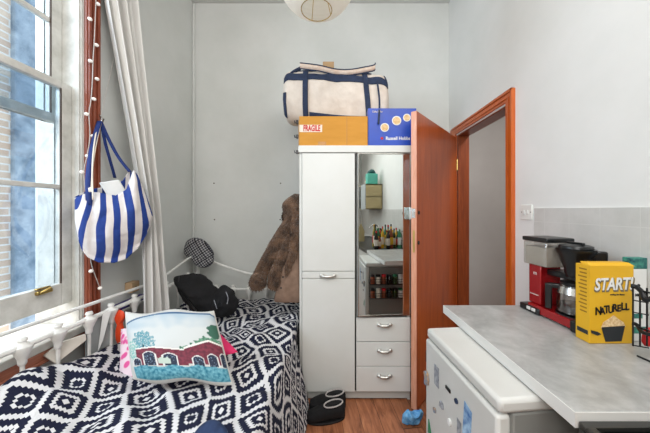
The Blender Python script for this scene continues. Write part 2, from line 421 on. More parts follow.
# cornice at the ceiling + corner bead
m=MB(); m.prism([(LX,BY,CZ-.012),(LX,BY-.02,CZ-.012),(LX,BY-.06,CZ),(LX,BY,CZ)],(WX-LX,0,0)); struct('trim_1',m,M['ceil'],smooth=0)
m=MB(); m.tube([(LX+.012,BY-.012,0),(LX+.012,BY-.012,CZ-.03)],.013,8); struct('trim_2',m,M['wall'])
# splash tiles
struct('trim_3',MB().box((WX-.007,RY,.9),(WX,1.51,1.39)),M['tile'],smooth=0)
struct('trim_4',MB().box((-.6,RY,.9),(WX-.007,RY+.007,1.39)),M['tile'],smooth=0)
struct('baseboard_back',MB().box((LX,BY-.015,0),(WX,BY,.12)),M['white'],bevel=.004,smooth=0)
# window
win=thing('window_1',None,None,(LX,.9,WZ0)); win['kind']='structure'; win['label']='white painted wooden sash window'
fx0=LX-.25
m=MB()
m.box((fx0,WY1-.008,WZ0),(LX-.001,WY1-.001,WZ1)).box((fx0,WY0+.001,WZ0),(LX,WY0+.03,WZ1)).box((fx0,WY0,WZ1-.04),(LX,WY1,WZ1))
m.box((LX-.032,WY1-.016,WZ0),(LX-.008,WY1-.008,WZ1))
m.build('frame',M['oldwhite'],win,bevel=.004,smooth=0)
m=MB().box((fx0-.04,WY0-.02,WZ0-.04),(LX+.03,WY1,WZ0)); m.build('sill',M['oldwhite'],win,bevel=.006,smooth=0)
def sash(z0,z1,xc,zb,zm,tz,name,yend):
    m=MB(); t=.02
    m.box((xc-t,yend-.055,z0),(xc+t,yend,z1)).box((xc-t,WY0+.03,z0),(xc+t,WY0+.085,z1))
    m.box((xc-t,WY0+.085,z0),(xc+t,yend-.055,z0+zb)).box((xc-t,WY0+.085,z1-tz),(xc+t,yend-.055,z1))
    for z in zm: m.box((xc-t*.7,WY0+.085,z-.012),(xc+t*.7,yend-.055,z+.012))
    m.box((xc-t*.7,.86,z0+zb),(xc+t*.7,.88,z1-tz))
    s=m.build(name,M['oldwhite'],win,bevel=.004,smooth=0)
    MB().box((xc+t*.6,yend-.060,z0+zb),(xc+t*.97,yend-.0545,z1-tz)).build('glazing_line',M['screw'],s,smooth=0)  # thin dark strip along the glass edge, drawn for a groove
    MB().box((xc-.002,WY0+.08,z0+.03),(xc+.002,yend-.05,z1-.03)).build('pane',M['glass'],s,smooth=0); return s
ls=sash(.868,2.075,-1.50,.115,[1.505],.036,'lower_sash',1.486)
us=sash(1.862,3.08,-1.555,.045,[2.41],.05,'upper_sash',1.486)
c=W(46,292,1.36); c.x=-1.475
m=MB(); m.box((-1.48,1.30,.958),(-1.462,1.37,.975)); m.tube([(-1.468,1.31,.966),(-1.455,1.325,.975),(-1.45,1.345,.985),(-1.466,1.36,.975)],.006,6); m.box((-1.484,1.30,.984),(-1.468,1.365,.99))
m.build('sash_catch',M['brass'],ls,bevel=.002)
# natural wood architrave and apron
m=MB(); yA,yB=1.500,1.576
for (a,b,d) in ((yA,yB,.018),(yA+.006,yA+.022,.028),(yA+.034,yA+.05,.026),(yB-.014,yB,.03)):
    m.box((LX,a,.55),(LX+d,b,CZ))
struct('trim_5',m,M['redwood'],bevel=.003,smooth=0)
m=MB().box((LX,WY0,.655),(LX+.022,yA,.700)).box((LX,WY0,.64),(LX+.03,yA,.656)); struct('trim_6',m,M['redboard'],bevel=.004,smooth=0)
# outside
nb=thing('neighbouring_building','weathered brick building with a blue-grey rendered pillar outside the window','building',(-3.7,2,-1))
MB().box((-3.9,-4,-2),(-3.6,2.93,7)).build('brick_wall',M['brick'],nb,smooth=0)
MB().box((-3.9,2.93,-2),(-3.55,3.2,7)).build('rendered_pillar',M['slate'],nb,bevel=.02,smooth=0)
# door frame
df=thing('door_1',None,None,(WX,2.1,0)); df['kind']='structure'; df['label']='orange varnished wooden door frame with architrave'
m=MB(); aw=.068; ax=WX-.018
m.box((ax,DY0-aw,0),(WX+.001,DY0,DZ+aw)).box((ax,DY1,0),(WX+.001,DY1+aw+.04,DZ+aw)).box((ax,DY0,DZ),(WX+.001,DY1,DZ+aw))
m.box((ax-.008,DY0-aw,0),(ax,DY0-aw+.016,DZ+aw)).box((ax-.008,DY0-aw,DZ+aw-.016),(ax,DY1+aw,DZ+aw))
m.box((ax-.005,DY0-.03,0),(ax,DY0-.02,DZ+.02)).box((ax-.005,DY0-.03,DZ+.02),(ax,DY1,DZ+.03))
m.build('architrave',M['frame'],df,bevel=.003,smooth=0)
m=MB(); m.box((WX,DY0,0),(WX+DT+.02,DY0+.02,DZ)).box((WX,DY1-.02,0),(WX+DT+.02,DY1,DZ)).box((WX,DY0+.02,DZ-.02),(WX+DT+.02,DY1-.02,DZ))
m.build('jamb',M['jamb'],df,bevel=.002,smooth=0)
m=MB(); m.box((WX-.006,DY0-.004,0),(WX+.004,DY0+.006,DZ)).box((WX-.006,DY0,DZ-.012),(WX+.008,DY1,DZ+.002)); m.build('draught_strip',M['wedge'],df,smooth=0)
m=MB(); m.box((WX+.006,DY0+.018,1.355),(WX+.03,DY0+.03,1.41)); m.sphere((WX+.012,DY0+.03,1.38),.012); m.build('strike_plate',M['brass'],df,bevel=.002)
# ================================================================== DOOR LEAF
hx,hy=1.135,2.462; P0=V(.554,1.793,0)   # P0 near bottom corner, camera-side face
u=(V(hx,hy,0)-P0); L=u.length; u.normalize(); n=V(-u.y,u.x,0)
P0z=.014; top=2.055
leaf=thing('door','orange-brown varnished wooden door leaf standing open beside the white wardrobe','door',(hx,hy,0))
def LB(m,a,b,d0,d1,z0,z1): # box in leaf coords
    c=P0+u*(a+b)/2+n*(d0+d1)/2+V(0,0,(z0+z1)/2); return m.obox(c,u*(b-a)/2,n*(d1-d0)/2,V(0,0,(z1-z0)/2))
T=.04
LB(MB(),.004,L-.01,0,T,P0z,top).build('panel',M['doorwood'],leaf,bevel=.002,smooth=0)
LB(MB(),0,.004,.001,T-.001,P0z,top).build('edge_lipping',M['doorfront'],leaf,smooth=0)
LB(LB(MB(),-.003,0,.008,T-.004,1.325,1.39),-.012,-.003,.014,.026,1.345,1.37).build('latch_plate',M['chrome'],leaf,bevel=.001)
m=LB(MB(),-.002,0,.012,.026,1.09,1.24); m.build('lock_plate',M['brass'],leaf,bevel=.001)
for a,z,nm in((.035,1.362,'cylinder_lock'),(.03,1.155,'keyhole')):
    m=MB(); c=P0+u*a+V(0,0,z)-n*.0; m.lathe(c,[(.013,0),(.013,.004),(.008,.006),(.0,.006)],16,axis=-n); m.build(nm,M['darkgap'] ,leaf)
LB(MB(),.02,.09,T,T+.025,1.31,1.40).build('rim_lock',M['chrome'],leaf,bevel=.004)
for z in(.35,1.8): 
    m=MB(); m.tube([P0+u*(L-.006)+n*-.006+V(0,0,z-.05),P0+u*(L-.006)+n*-.006+V(0,0,z+.05)],.006,8); m.build('hinge',M['brass'],leaf)
# cloth wedge
c=W(412.5,412,1.80); cl=MB().inflate([(-.07,-.03),(-.068,.02),(-.035,.055),(-.01,.025),(.03,.02),(.055,.05),(.068,.03),(.05,-.015),(.02,-.035),(-.03,-.042)],.06,o=V(.505,1.70,.042),nz=.02,nf=30)
tag(cl.build('folded_cloth',M['cloth_blue'],loc=(.505,1.70,0)),'crumpled light blue patterned cloth wedged under the orange door','cloth')
# ================================================================== WARDROBE
wy=1.917; wx0=(299.5-CX)/F*wy; wx1=(410-CX)/F*wy; wtop=1.845
def wX(x): return (x-CX)/F*wy
def wZ(y): return H-(y-CY)/F*wy
wr=thing('wardrobe','white laminate wardrobe with a narrow mirror and three small drawers','wardrobe',(.15,wy+.25,0))
m=MB(); bk=wy+.56
m.box((wx0,wy+.004,0.0),(wx0+.018,bk,wtop)).box((wx1-.018,wy+.004,0),(wx1,bk,wtop)).box((wx0,wy+.004,wtop-.03),(wx1,bk,wtop)).box((wx0,bk-.01,.08),(wx1,bk,wtop)).box((wx0+.018,wy+.02,.07),(wx1-.018,bk-.01,.09))
m.box((wX(355)-.008,wy+.012,.07),(wX(355)+.012,bk-.01,wtop-.03)).box((wX(357),wy+.02,wZ(316.5)),(wx1-.018,bk-.01,wZ(315)))
m.build('carcass',M['laminate'],wr,bevel=.002,smooth=0)
MB().box((wx0-.006,wy-.02,wZ(153)),(wx1+.004,wy+.004,wtop)).build('top_rail',M['laminate'],wr,bevel=.004,smooth=0)
MB().box((wx0+.002,wy+.002,.012),(wx1-.002,wy+.014,wZ(390.5))).build('plinth',M['plinth'],wr,bevel=.002,smooth=0)
def handle(xc,zc,par,w=.05,y=wy-.018):
    m=MB(); pts=[]
    for i in range(13):
        t=-1+2*i/12; pts.append((xc+t*w/2,y-.019*(1-t**4)**.8,zc-.004*math.cos(t*1.6)))
    m.tube(pts,.0105,10)
    for s in(-1,1): m.sphere((xc+s*w/2,y-.006,zc+.001),.0155,12,8,(1.15,.8,.95))
    return m.build('handle',M['handle'],par)
# tall left door with two grooves
m=MB(); dx0,dx1=wX(302.5),wX(354.6); y0,y1=wy-.018,wy
for a,b in((153.8,270.3),(271.4,277.4),(278.5,390)):
    m.box((dx0,y0,wZ(b)),(dx1,y1,wZ(a)))
m.box((dx0+.001,y0+.012,wZ(389)),(dx1-.001,y1,wZ(155)))
d=m.build('door',M['laminate'],wr,bevel=.0015,smooth=0); handle(wX(328),wZ(275),d,.086)
MB().box((wX(354.7),wy-.004,wZ(390)),(wX(355.9),wy+.01,wZ(154))).build('gap_shade_strip',M['darkgap'],wr,smooth=0)  # dark strip painting the shade in the gap beside the tall door
for a,b,hz in((316.8,340.2,323.5),(341,364.6,349),(365.4,389.8,374)):
    d=MB().box((wX(356.2),wy-.018,wZ(b)),(wx1-.002,wy,wZ(a))).build('drawer',M['laminate'],wr,bevel=.0015,smooth=0); handle(wX(384),wZ(hz),d,.078)
# mirror door hung a touch ajar
ang=math.radians(4.2); mx0=wX(357.2); mz0,mz1=wZ(314.6),wZ(154); mw=wx1-.002-mx0
hp=V(wx1-.002,wy-.006,0); du=V(-math.cos(ang),-math.sin(ang)*1.0,0); 
# turned so that the mirror looks a little to the window side
du=V(-math.cos(ang),-math.sin(ang),0); dn=V(math.sin(ang),-math.cos(ang),0)
hp=V(wx1-.002,wy-.008,0)
c=hp+du*mw/2+V(0,0,(mz0+mz1)/2)
md=MB().obox(c+dn*-.010,du*mw/2,dn*.010,V(0,0,(mz1-mz0)/2)).build('mirror_door',M['laminate'],wr,smooth=0)
MB().obox(c+dn*.0015,du*(mw/2-.004),dn*.001,V(0,0,(mz1-mz0)/2-.004)).build('mirror',M['mirror'],md,smooth=0)
m=MB(); 
for zz in(mz0+.004,mz1-.004): m.obox(hp+du*mw/2+V(0,0,zz)+dn*.003,du*mw/2,dn*.003,V(0,0,.005))
for aa in(mw-.004,): m.obox(hp+du*aa+V(0,0,(mz0+mz1)/2)+dn*.003,du*.004,dn*.003,V(0,0,(mz1-mz0)/2))
m.build('mirror_trim',M['chrome'],md,bevel=.001,smooth=0)
# ---------------------------------------------------------------- boxes on the wardrobe
zt=wtop+.001
ya=1.935
cb=thing('cardboard_box','brown cardboard box with a red and white warning sticker on top of the wardrobe','box',(-.01,ya+.15,zt))
x0,x1=-.262,.24; zb=zt+.222
MB().box((x0,ya,zt),(x1,ya+.5,zb)).build('carton',M['card'],cb,bevel=.003,smooth=0)
MB().box((wX(318)-.0,ya-.0012,zt+.002),(wX(326),ya-.0002,zt+.035)).build('tape',M['tape'],cb,smooth=0); MB().box((.085,ya-.0012,zt+.002),(.089,ya-.0002,zb-.001)).build('flap_seam',M['tape'],cb,smooth=0)
MB().box((x0+.002,ya-.0014,zt+.105),(x0+.168,ya-.0004,zt+.158)).build('sticker',M['labelwhite'],cb,smooth=0)
text('FRAGILE',.060,V(x0+.092,ya-.002,zt+.131),(1,0,0),(0,0,1),M['red'],cb,bold=.0022,wide=.56)
bb=thing('appliance_box','blue printed appliance box beside the brown carton on the wardrobe','box',(.4,ya+.12,zt))
bx0,bx1=.243,.598; bz=zt+.282
MB().box((bx0,ya+.005,zt),(bx1,ya+.09,bz)).build('carton',M['bluebox'],bb,bevel=.002,smooth=0)
yb=ya+.0035
def bp(px,py): return V((px-CX)/F*ya,yb,H-(py-CY)/F*ya)
for px,py,r in((384.8,127.3,.032),(396.7,120.5,.034),(407,117.5,.028)):
    m=MB().lathe(bp(px,py),[(r,0),(r,.0012),(0,.0012)],24,axis=(0,-1,0)); cup=m.build('printed_cup',M['paperwhite'],bb)
    MB().lathe(bp(px,py)+V(0,-.0012,0),[(r*.82,0),(r*.82,.0008),(0,.0008)],24,axis=(0,-1,0)).build('printed_coffee',M['orangewall'],cup)
text('Russell Hobbs',.034,bp(398,138.3),(1,0,0),(0,0,1),M['paperwhite'],bb,bold=.0009,wide=.92)
text('Coffee Maker',.02,bp(377.5,111.5),(1,0,0),(0,0,1),M['labelwhite'],bb,wide=.7)
MB().lathe(bp(382,138.2),[(.01,0),(.01,.001),(0,.001)],16,axis=(0,-1,0)).build('printed_emblem',M['red'],bb)
# ---------------------------------------------------------------- duffel bag
db=thing('duffel_bag','cream canvas duffel bag with navy straps lying on the boxes on the wardrobe','bag',(.02,2.12,zb))
dxa,dxb=-.412,.425; dzc=2.285; dyc=2.215
def dS(s,th,off=0):   # s -1..1 along X, th angle around (0 = top, positive toward camera)
    x=dxa+(dxb-dxa)*(s+1)/2
    e=(1-abs(s)**5)**.5*.25+.75 if abs(s)<1 else .75
    a=abs(s); k=1.0 if a<.84 else math.sqrt(max(0,1-((a-.84)/.16)**2))*.28+.72
    ry=.152*k; rz=(.222+.012*math.sin(3*s+1))*k
    cz=math.cos(th); sy=math.sin(th)
    q=2.7; sc=(abs(cz)**q+abs(sy)**q)**(-1/q)
    z=cz*sc*rz; y=-sy*sc*ry
    if z<0: y*=1.0
    p=V(x,dyc+y,dzc+z-.025*s)
    w=noise.noise(V(x*7,y*9,z*6))*.016+noise.noise(V(x*16+3,y*14,z*12))*.007
    nn=V(0,-sy,cz); 
    if math.cos(th)<-.4: w*=.1
    p+=nn*(off+w)
    p.z=max(p.z,zb+.002+ (0 if off==0 else 0)); return p
m=MB(); NS=60; NTh=48
m.grid(NS,NTh,lambda a,b:dS(-1+2*a,b*2*PI))
# end caps
for s in(-1,1):
    ring=[dS(s,2*PI*k/NTh) for k in range(NTh)]; c=sum(ring,V(0,0,0))/NTh
    for j in range(1,4):
        pass
    base=len(m.v); R=[]
    for j in range(4):
        q=1-j/4; R+= [c+(p-c)*q+V(s*.02*(1-q*q),0,0) for p in ring]
    R.append(c+V(s*.02,0,0)); fs=[]
    for j in range(3):
        for k in range(NTh): l=(k+1)%NTh; fs.append((j*NTh+k,j*NTh+l,(j+1)*NTh+l,(j+1)*NTh+k))
    for k in range(NTh): fs.append((3*NTh+k,3*NTh+(k+1)%NTh,4*NTh))
    m.add(R,fs)
m.build('canvas_body',M['canvas'],db,smooth=60)
def patch(name,s0,s1,t0,t1,off,mt,nu=24,nv=24,slant=0):
    m=MB(); m.grid(nu,nv,lambda a,b:dS(s0+(s1-s0)*a+slant*(b-.5),t0+(t1-t0)*b,off)); return m.build(name,mt,db,solid=.003,smooth=60)
patch('top_band',-.99,.99,.86,1.13,.004,M['navy'],60,6)
patch('base_panel',-.5,.8,2.22,2.8,.004,M['navy'],40,8)
patch('webbing_strap',-.62,-.52,.0,2.5,.008,M['navy'],4,40,.0)
patch('webbing_strap',.52,.62,.0,2.5,.008,M['navy'],4,40,.12)
patch('end_patch',-.995,-.93,1.6,2.6,.005,M['navy'],6,10)
patch('end_patch',.93,.99,.2,1.0,.006,M['navy'],6,10)
def ribbon(m,pts,wv,th=.002):
    pts=[Vector(p) for p in pts]
    for i in range(len(pts)-1): pass
    m.grid(len(pts)-1,2,lambda a,b:pts[round(a*(len(pts)-1))]+Vector(wv)*(b-.5)); return m
def smoothpts(P,n=6):
    P=[Vector(p) for p in P]; o=[]
    for i in range(len(P)-1):
        p0,p1,p2,p3=P[max(i-1,0)],P[i],P[i+1],P[min(i+2,len(P)-1)]
        for k in range(n):
            t=k/n; o.append(.5*((2*p1)+(p2-p0)*t+(2*p0-5*p1+4*p2-p3)*t*t+(3*p1-p0-3*p2+p3)*t**3))
    o.append(P[-1]); return o
yy=2.08
sp=smoothpts([W(x,y,yy) for x,y in((300,66),(305,66.5),(320,68.5),(335,72),(350,72.5),(365,70),(374,68),(375,66))])
o=ribbon(MB(),sp,(0,-.02,.032)).build('shoulder_strap',M['strapcream'],db,solid=.005)
for dz,dy in((.018,-.012),(-.017,.008)):
    MB().tube([p+V(0,dy,dz) for p in sp],.0045,6).build('strap_piping',M['navy'],db)
sp=smoothpts([W(x,y,2.09) for x,y in((301,68),(292,73),(289,78),(296,82),(304,77))]); ribbon(MB(),sp,(0,-.02,.02)).build('strap_loop',M['navy'],db,solid=.004)
MB().box(W(323,63.5,2.11),W(334,68.5,2.08)+V(0,0,0)).build('strap_pad',M['brownstrip'],db,bevel=.003)
sp=smoothpts([W(x,y,yv) for x,y,yv in((377,80,2.045),(379,95,2.035),(379.5,106,1.95),(378.5,124,1.926))]); ribbon(MB(),sp,(.014,0,0)).build('dangling_strap',M['navy'],db,solid=.002)
m=MB().tube(smoothpts([dS(s,.28+.03*math.sin(9*s),.012) for s in [-.8,-.5,-.2,.1,.4,.7]]),.008,6); m.build('zip',M['navy'],db)
# ---------------------------------------------------------------- hook strip on wardrobe's side
hs=thing('hook_rack','brown strip with three black hooks on the window side of the wardrobe','hooks',(wx0-.01,1.96,1.8))
MB().box((wx0-.012,1.945,1.80),(wx0-.001,1.965,2.04)).build('backing_strip',M['brownstrip'],hs,smooth=0)
for py in(122,136.5,152):
    z=H-(py-CY)/F*1.95
    m=MB().box((wx0-.03,1.94,z-.012),(wx0-.012,1.97,z+.012)); m.tube([(wx0-.025,1.955,z),(wx0-.04,1.955,z-.005),(wx0-.042,1.955,z+.012)],.005,6); m.build('hook',M['black'],hs,bevel=.003)
# ---------------------------------------------------------------- wall plugs
for x,y in((214,183.3),(280.6,183.3),(214.6,219.6),(280.2,219.6)):
    p=W(x,y,BY); m=MB().lathe(p,[(.007,0),(.007,.003),(.003,.003),(0,.002)],12,axis=(0,-1,0))
    lab={(214,183.3):'dark screw plug in the back wall, upper one above the checked cap',(280.6,183.3):'dark screw plug in the back wall, just above the collar of the brown coat',(214.6,219.6):'dark screw plug in the back wall, lower one above the checked cap',(280.2,219.6):'dark screw plug in the back wall, beside the sleeve of the brown coat'}[(x,y)]
    tag(m.build('wall_plug',M['screw'],loc=tuple(p)),lab,'plug','screw plugs in the back wall')
# ================================================================== PAPER LANTERN
lc=V(-.092,1.32,2.565); R=.205
pl=thing('pendant_lantern','round white paper lantern hanging from the ceiling','lamp',(lc.x,lc.y,CZ))
def lsph(a,b):
    ph=math.radians(22)+b*math.radians(140); th=a*2*PI
    r=R*math.sin(ph)*(1+.008*math.cos(b*2*PI*14)); return lc+V(r*math.cos(th),r*math.sin(th),-R*.98*math.cos(ph))
sh=MB().grid(48,84,lsph).build('paper_shade',M['paper'],pl,smooth=60)
m=MB()
for ph in(22,158):
    r=R*math.sin(math.radians(ph)); z=-R*.98*math.cos(math.radians(ph)); m.tube([lc+V(r*math.cos(k*PI/12),r*math.sin(k*PI/12),z) for k in range(24)],.0022,5,closed=True)
for k in range(4):
    a=k*PI/2+.4; m.tube([lc+V(.075*math.cos(a),.075*math.sin(a),-R*.9),lc+V(.02*math.cos(a),.02*math.sin(a),.02),lc+V(.02*math.cos(a),.02*math.sin(a),R*.9)],.0018,5)
m.build('wire_frame',M['brass'],pl)
MB().tube([lc+V(0,0,.06),(lc.x,lc.y,CZ)],.004,8).build('cord',M['wirew'],pl)
MB().lathe(lc,[(0,-.06),(.02,-.055),(.03,-.03),(.024,0),(.014,.025),(.014,.06),(0,.06)],16).build('bulb',mat('warm_bulb','f3d9a0',.4,emit=.3),pl)
MB().lathe((lc.x,lc.y,CZ-.03),[(.015,0),(.045,.02),(.045,.03),(0,.03)],20).build('ceiling_rose',M['white'],pl)
# ================================================================== SWITCH
p=V(WX,1.565,H)
sw=thing('light_switch','white double light switch on the wall beside the door frame','switch',(WX,1.57,1.365))
MB().box((WX-.008,1.527,1.322),(WX,1.618,1.412)).build('face_plate',M['white'],sw,bevel=.003)
for y in(1.56,1.588): MB().box((WX-.013,y-.006,1.353),(WX-.008,y+.006,1.378)).build('rocker',M['wedge'],sw,bevel=.002)
for y in(1.536,1.609): MB().lathe((WX-.008,y,1.367),[(.003,0),(.003,.001),(0,.001)],8,axis=(-1,0,0)).build('screw',M['screw'],sw)
# ================================================================== WORKTOP & KITCHEN
wk=thing('worktop','grey marbled worktop with a white edge over the small fridge','worktop',(.85,.95,.86))
MB().prism([(.573,.630,.862),(WX-.008,.630,.862),(WX-.008,1.332,.862),(.549,1.332,.862)],(0,0,.038)).build('slab',M['marble'],wk,bevel=.002,smooth=0)
m=MB().prism([(.5705,.6275,.862),(.573,.6275,.862),(.549,1.3345,.862),(.5465,1.3345,.862)],(0,0,.0365)).box((.573,.6275,.862),(WX-.008,.630,.8985)).box((.549,1.332,.862),(WX-.008,1.3345,.8985)); m.build('edge_strip',M['wedge'],wk,smooth=0)
# supporting carcass under the worktop against the wall
cu=thing('base_cabinet','white base cabinet carrying the worktop behind the fridge','cabinet',(1.1,1.1,0))
m=MB().box((WX-.03,.64,0),(WX-.009,1.31,.862)).box((.93,1.285,0),(WX-.03,1.31,.862)); m.build('support_panel',M['laminate'],cu,smooth=0)
# cooker / sink unit nearer the camera
sk=thing('sink_unit','dark stainless steel sink unit at the near end of the worktop','sink',(.85,-.3,0))
MB().box((.59,-1.2,0),(WX-.01,.62,.85)).build('cabinet',M['laminate'],sk,smooth=0)
m=MB().box((.575,-1.2,.851),(WX-.008,.625,.868)).box((.575,-1.2,.868),(WX-.008,-1.15,.882)).box((.575,.606,.868),(WX-.008,.625,.882)).box((.575,-1.15,.868),(.597,.606,.882)).box((WX-.03,-1.15,.868),(WX-.008,.606,.882))
m.build('steel_top',M['steel'],sk,bevel=.004)
MB().tube(smoothpts([(1.08,-.5,.87),(1.08,-.5,1.08),(1.0,-.5,1.14),(.92,-.5,1.08)]),.012,10).build('tap',M['chrome'],sk)
# fridge
fr=thing('fridge','small white under-counter fridge covered in magnets','fridge',(.65,.92,0))
fx,fy0,fy1,fz=.402,.722,1.176,.862; FA=math.radians(5.6); FPV=(fx,fy1)
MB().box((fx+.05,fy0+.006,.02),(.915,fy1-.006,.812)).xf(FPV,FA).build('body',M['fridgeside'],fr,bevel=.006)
MB().box((fx+.006,fy0,.815),(.92,fy1,.857)).xf(FPV,FA).build('top',M['fridge'],fr,bevel=.012)
d=MB().box((fx,fy0+.002,.06),(fx+.042,fy1-.002,.812)).xf(FPV,FA).build('door',M['fridge'],fr,bevel=.01)
MB().box((fx+.042,fy0+.01,.065),(fx+.05,fy1-.01,.806)).xf(FPV,FA).build('door_seal',M['fridgeside'],fr)
MB().box((fx+.06,fy0+.03,0),(.9,fy1-.03,.02)).xf(FPV,FA).build('foot_rail',M['black'],fr)
def fp(px,py):
    k=(px-CX)/F; ta=math.tan(FA); Y=(fx+ta*fy1)/(k+ta); return V(k*Y-.0006,Y,H-(py-CY)/F*Y)
mags=[('fridge_magnet','tan and blue figure-shaped magnet on the far edge of the fridge door','magnet',(427.8,378),[(-.012,-.028),(.0,-.03),(.012,-.024),(.018,0),(.012,.022),(-.004,.03),(-.018,.018),(-.01,0)],'tan',.012),
('fridge_magnet','upright grey picture magnet beside the figure-shaped magnet on the fridge','magnet',(437,376),[(-.018,-.04),(.018,-.04),(.018,.04),(-.018,.04)],'greyprint',.003),
('fridge_magnet','small black bar magnet on the fridge door','magnet',(448.7,389),[(-.016,-.006),(.016,-.006),(.016,.006),(-.016,.006)],'black',.005),
('fridge_magnet','small grey wedge-shaped magnet below the black bar magnet','magnet',(442.3,405),[(-.012,-.01),(.014,-.008),(.008,.012),(-.006,.014)],'greyprint',.008),
('fridge_magnet','tiny tan flower magnet low on the fridge door','magnet',(435.3,410),[(-.01,-.004),(-.002,-.012),(.01,-.006),(.01,.008),(0,.013),(-.01,.006)],'tan',.006),
('fridge_magnet','round dark navy magnet holding the blue postcard','magnet',(457,401),[(.009*math.cos(k*PI/5),.009*math.sin(k*PI/5)) for k in range(10)],'navy',.006),
('fridge_magnet','round white magnet low on the fridge door','magnet',(450.6,422),[(.010*math.cos(k*PI/5),.013*math.sin(k*PI/5)) for k in range(10)],'paperwhite',.008),
('postcard','blue postcard stuck to the fridge door','postcard',(467,424),[(-.026,-.07),(.018,-.076),(.028,.058),(-.012,.068)],'bluecard',.0015),
('postcard','narrow pale blue and white card under the edge of the blue postcard','postcard',(459.5,429),[(-.014,-.035),(.012,-.03),(.012,.03),(-.014,.03)],'greyprint',.001),
('fridge_magnet','dark green triangular magnet at the foot of the fridge door','magnet',(430.5,428),[(-.018,-.03),(.018,-.03),(-.012,.03)],'green',.004)]
for nm,lb,ct,(px,py),pol,mt,th in mags:
    p=fp(px,py); m=MB().prism([(p.x,p.y-a,p.z+b) for a,b in pol],(-th,0,0)).xf((p.x,p.y),FA); tag(m.build(nm,M[mt],loc=tuple(p),bevel=min(.001,th*.3),smooth=0),lb,ct)
# spice racks on fridge's far side (seen in the mirror)
jn=0
for k,(zz) in enumerate((.66,.525)):
    rk=thing('spice_rack',('upper' if k==0 else 'lower')+' black wire spice rack on the side of the fridge, seen in the mirror','rack',(.62,fy1+.04,zz))
    m=MB(); yv0,yv1=fy1+.001,fy1+.075
    for z in(zz,zz+.028,zz+.05): m.tube([(.44,yv0,z),(.44,yv1,z),(.84,yv1,z),(.84,yv0,z)],.0025,5)
    for i in range(9): x=.44+i*.05; m.tube([(x,yv1,zz),(x,yv1,zz+.05)],.002,5)
    for i in range(5): m.tube([(.44,yv0+i*.0175,zz),(.84,yv0+i*.0175,zz)],.002,5)
    m.xf(FPV,FA).build('wire_basket',M['black'],rk)
    capc=['black','black','red','black','green','paperwhite','black'] if k==0 else ['black','labelwhite','red','black','black','green','black']
    for i in range(7):
        x=.47+i*.055; j=thing('spice_jar',f'{["dark","pale","red-capped","brown","green","white-capped","end"][i]} spice jar in the {("upper","lower")[k]} rack on the fridge side','jar',(x,fy1+.038,zz+.003),'spice jars in the fridge racks')
        MB().lathe((x,fy1+.038,zz+.003),[(0,0),(.022,0),(.022,.062),(.018,.068),(0,.068)],14).xf(FPV,FA).build('glass',M[['spice','labelwhite','spice','dark_in','olive','paperwhite','orange'][i]],j)
        MB().lathe((x,fy1+.038,zz+.071),[(.021,0),(.021,.018),(0,.018)],14).xf(FPV,FA).build('lid',M[capc[i]],j)
# ---------------------------------------------------------------- coffee machine
cm=thing('coffee_machine','red filter coffee machine with black lid and glass jug on the worktop','coffee machine',(1.0,1.15,.9))
z0=.9
ba=V(.915,1.292,0); bb2=V(.938,1.012,0); e=(bb2-ba).normalized(); en=V(-e.y,e.x,0)
if en.x<0: en=-en
BL=(bb2-ba).length
def cb_(m,a,b,c,d,za,zc): return m.obox(ba+e*(a+b)/2+en*(c+d)/2+V(0,0,(za+zc)/2),e*(b-a)/2,en*(d-c)/2,V(0,0,(zc-za)/2))
cb_(MB(),.03,BL-.035,.003,.15,z0+.006,z0+.042).build('base',M['mred'],cm,bevel=.004)
m=cb_(MB(),-.012,.1,-.004,.154,z0,z0+.03); m.build('rear_foot',M['black'],cm,bevel=.006); cb_(MB(),BL-.036,BL+.012,-.006,.156,z0,z0+.046).build('front_foot',M['black'],cm,bevel=.006)
for a in(.035,.062): cb_(MB(),a,a+.02,-.008,.003,z0+.012,z0+.026).build('rocker_switch',M['wedge'],cm,bevel=.002)
cb_(MB(),.018,.085,.02,.12,z0+.042,1.125).build('tower',M['mred'],cm,bevel=.004)
text('m',.026,ba+e*.055+en*.0195+V(0,0,1.085),e,(0,0,1),M['wedge'],cm,name='emblem')
text('moccamaster',.009,ba+e*.05+en*.0195+V(0,0,.985),e,(0,0,1),M['wedge'],cm)
cb_(MB(),.008,.135,.0,.125,1.125,1.235).build('water_tank',M['clear'],cm,bevel=.006)
cb_(MB(),.014,.13,.008,.116,1.127,1.21).build('tank_water',mat('tank_water','d8cfc4',.3,alpha=.55),cm)
m=cb_(MB(),.004,.142,-.004,.13,1.235,1.255); m.build('tank_lid',M['black'],cm,bevel=.005)
cc=ba+e*.195+en*.075
cb_(MB(),.085,.225,.05,.12,1.085,1.11).build('outlet_arm',M['black'],cm,bevel=.004)
MB().lathe(cc,[(.03,1.10),(.036,1.115),(.038,1.135),(.058,1.195),(.066,1.206),(.066,1.219),(0,1.219)],28).build('filter_basket',M['black'],cm)
m=MB().lathe(cc,[(.058,1.219),(.056,1.231),(.03,1.238),(0,1.238)],28); m.obox(cc+V(0,0,1.240),e*.035,en*.006,V(0,0,.006)); m.build('basket_lid',M['black'],cm,bevel=.002)
m=MB().lathe(cc,[(.045,z0+.046),(.062,z0+.055),(.064,z0+.09),(.056,z0+.14),(.048,z0+.165)],28); m.build('glass_jug',M['clear'],cm)
MB().lathe(cc,[(0,z0+.048),(.058,z0+.055),(.06,z0+.085),(0,z0+.085)],28).build('coffee',mat('coffee_liquid','2a0f08',.15),cm)
m=MB().lathe(cc,[(.058,z0+.13),(.062,z0+.132),(.055,z0+.16),(.05,z0+.16)],28); m.build('jug_band',M['chrome'],cm)
m=MB().lathe(cc,[(.05,z0+.166),(.05,z0+.178),(.02,z0+.182),(0,z0+.182)],28); m.build('jug_lid',M['black'],cm)
ha=-e*.72-en*.69; hb=cc+ha*.058
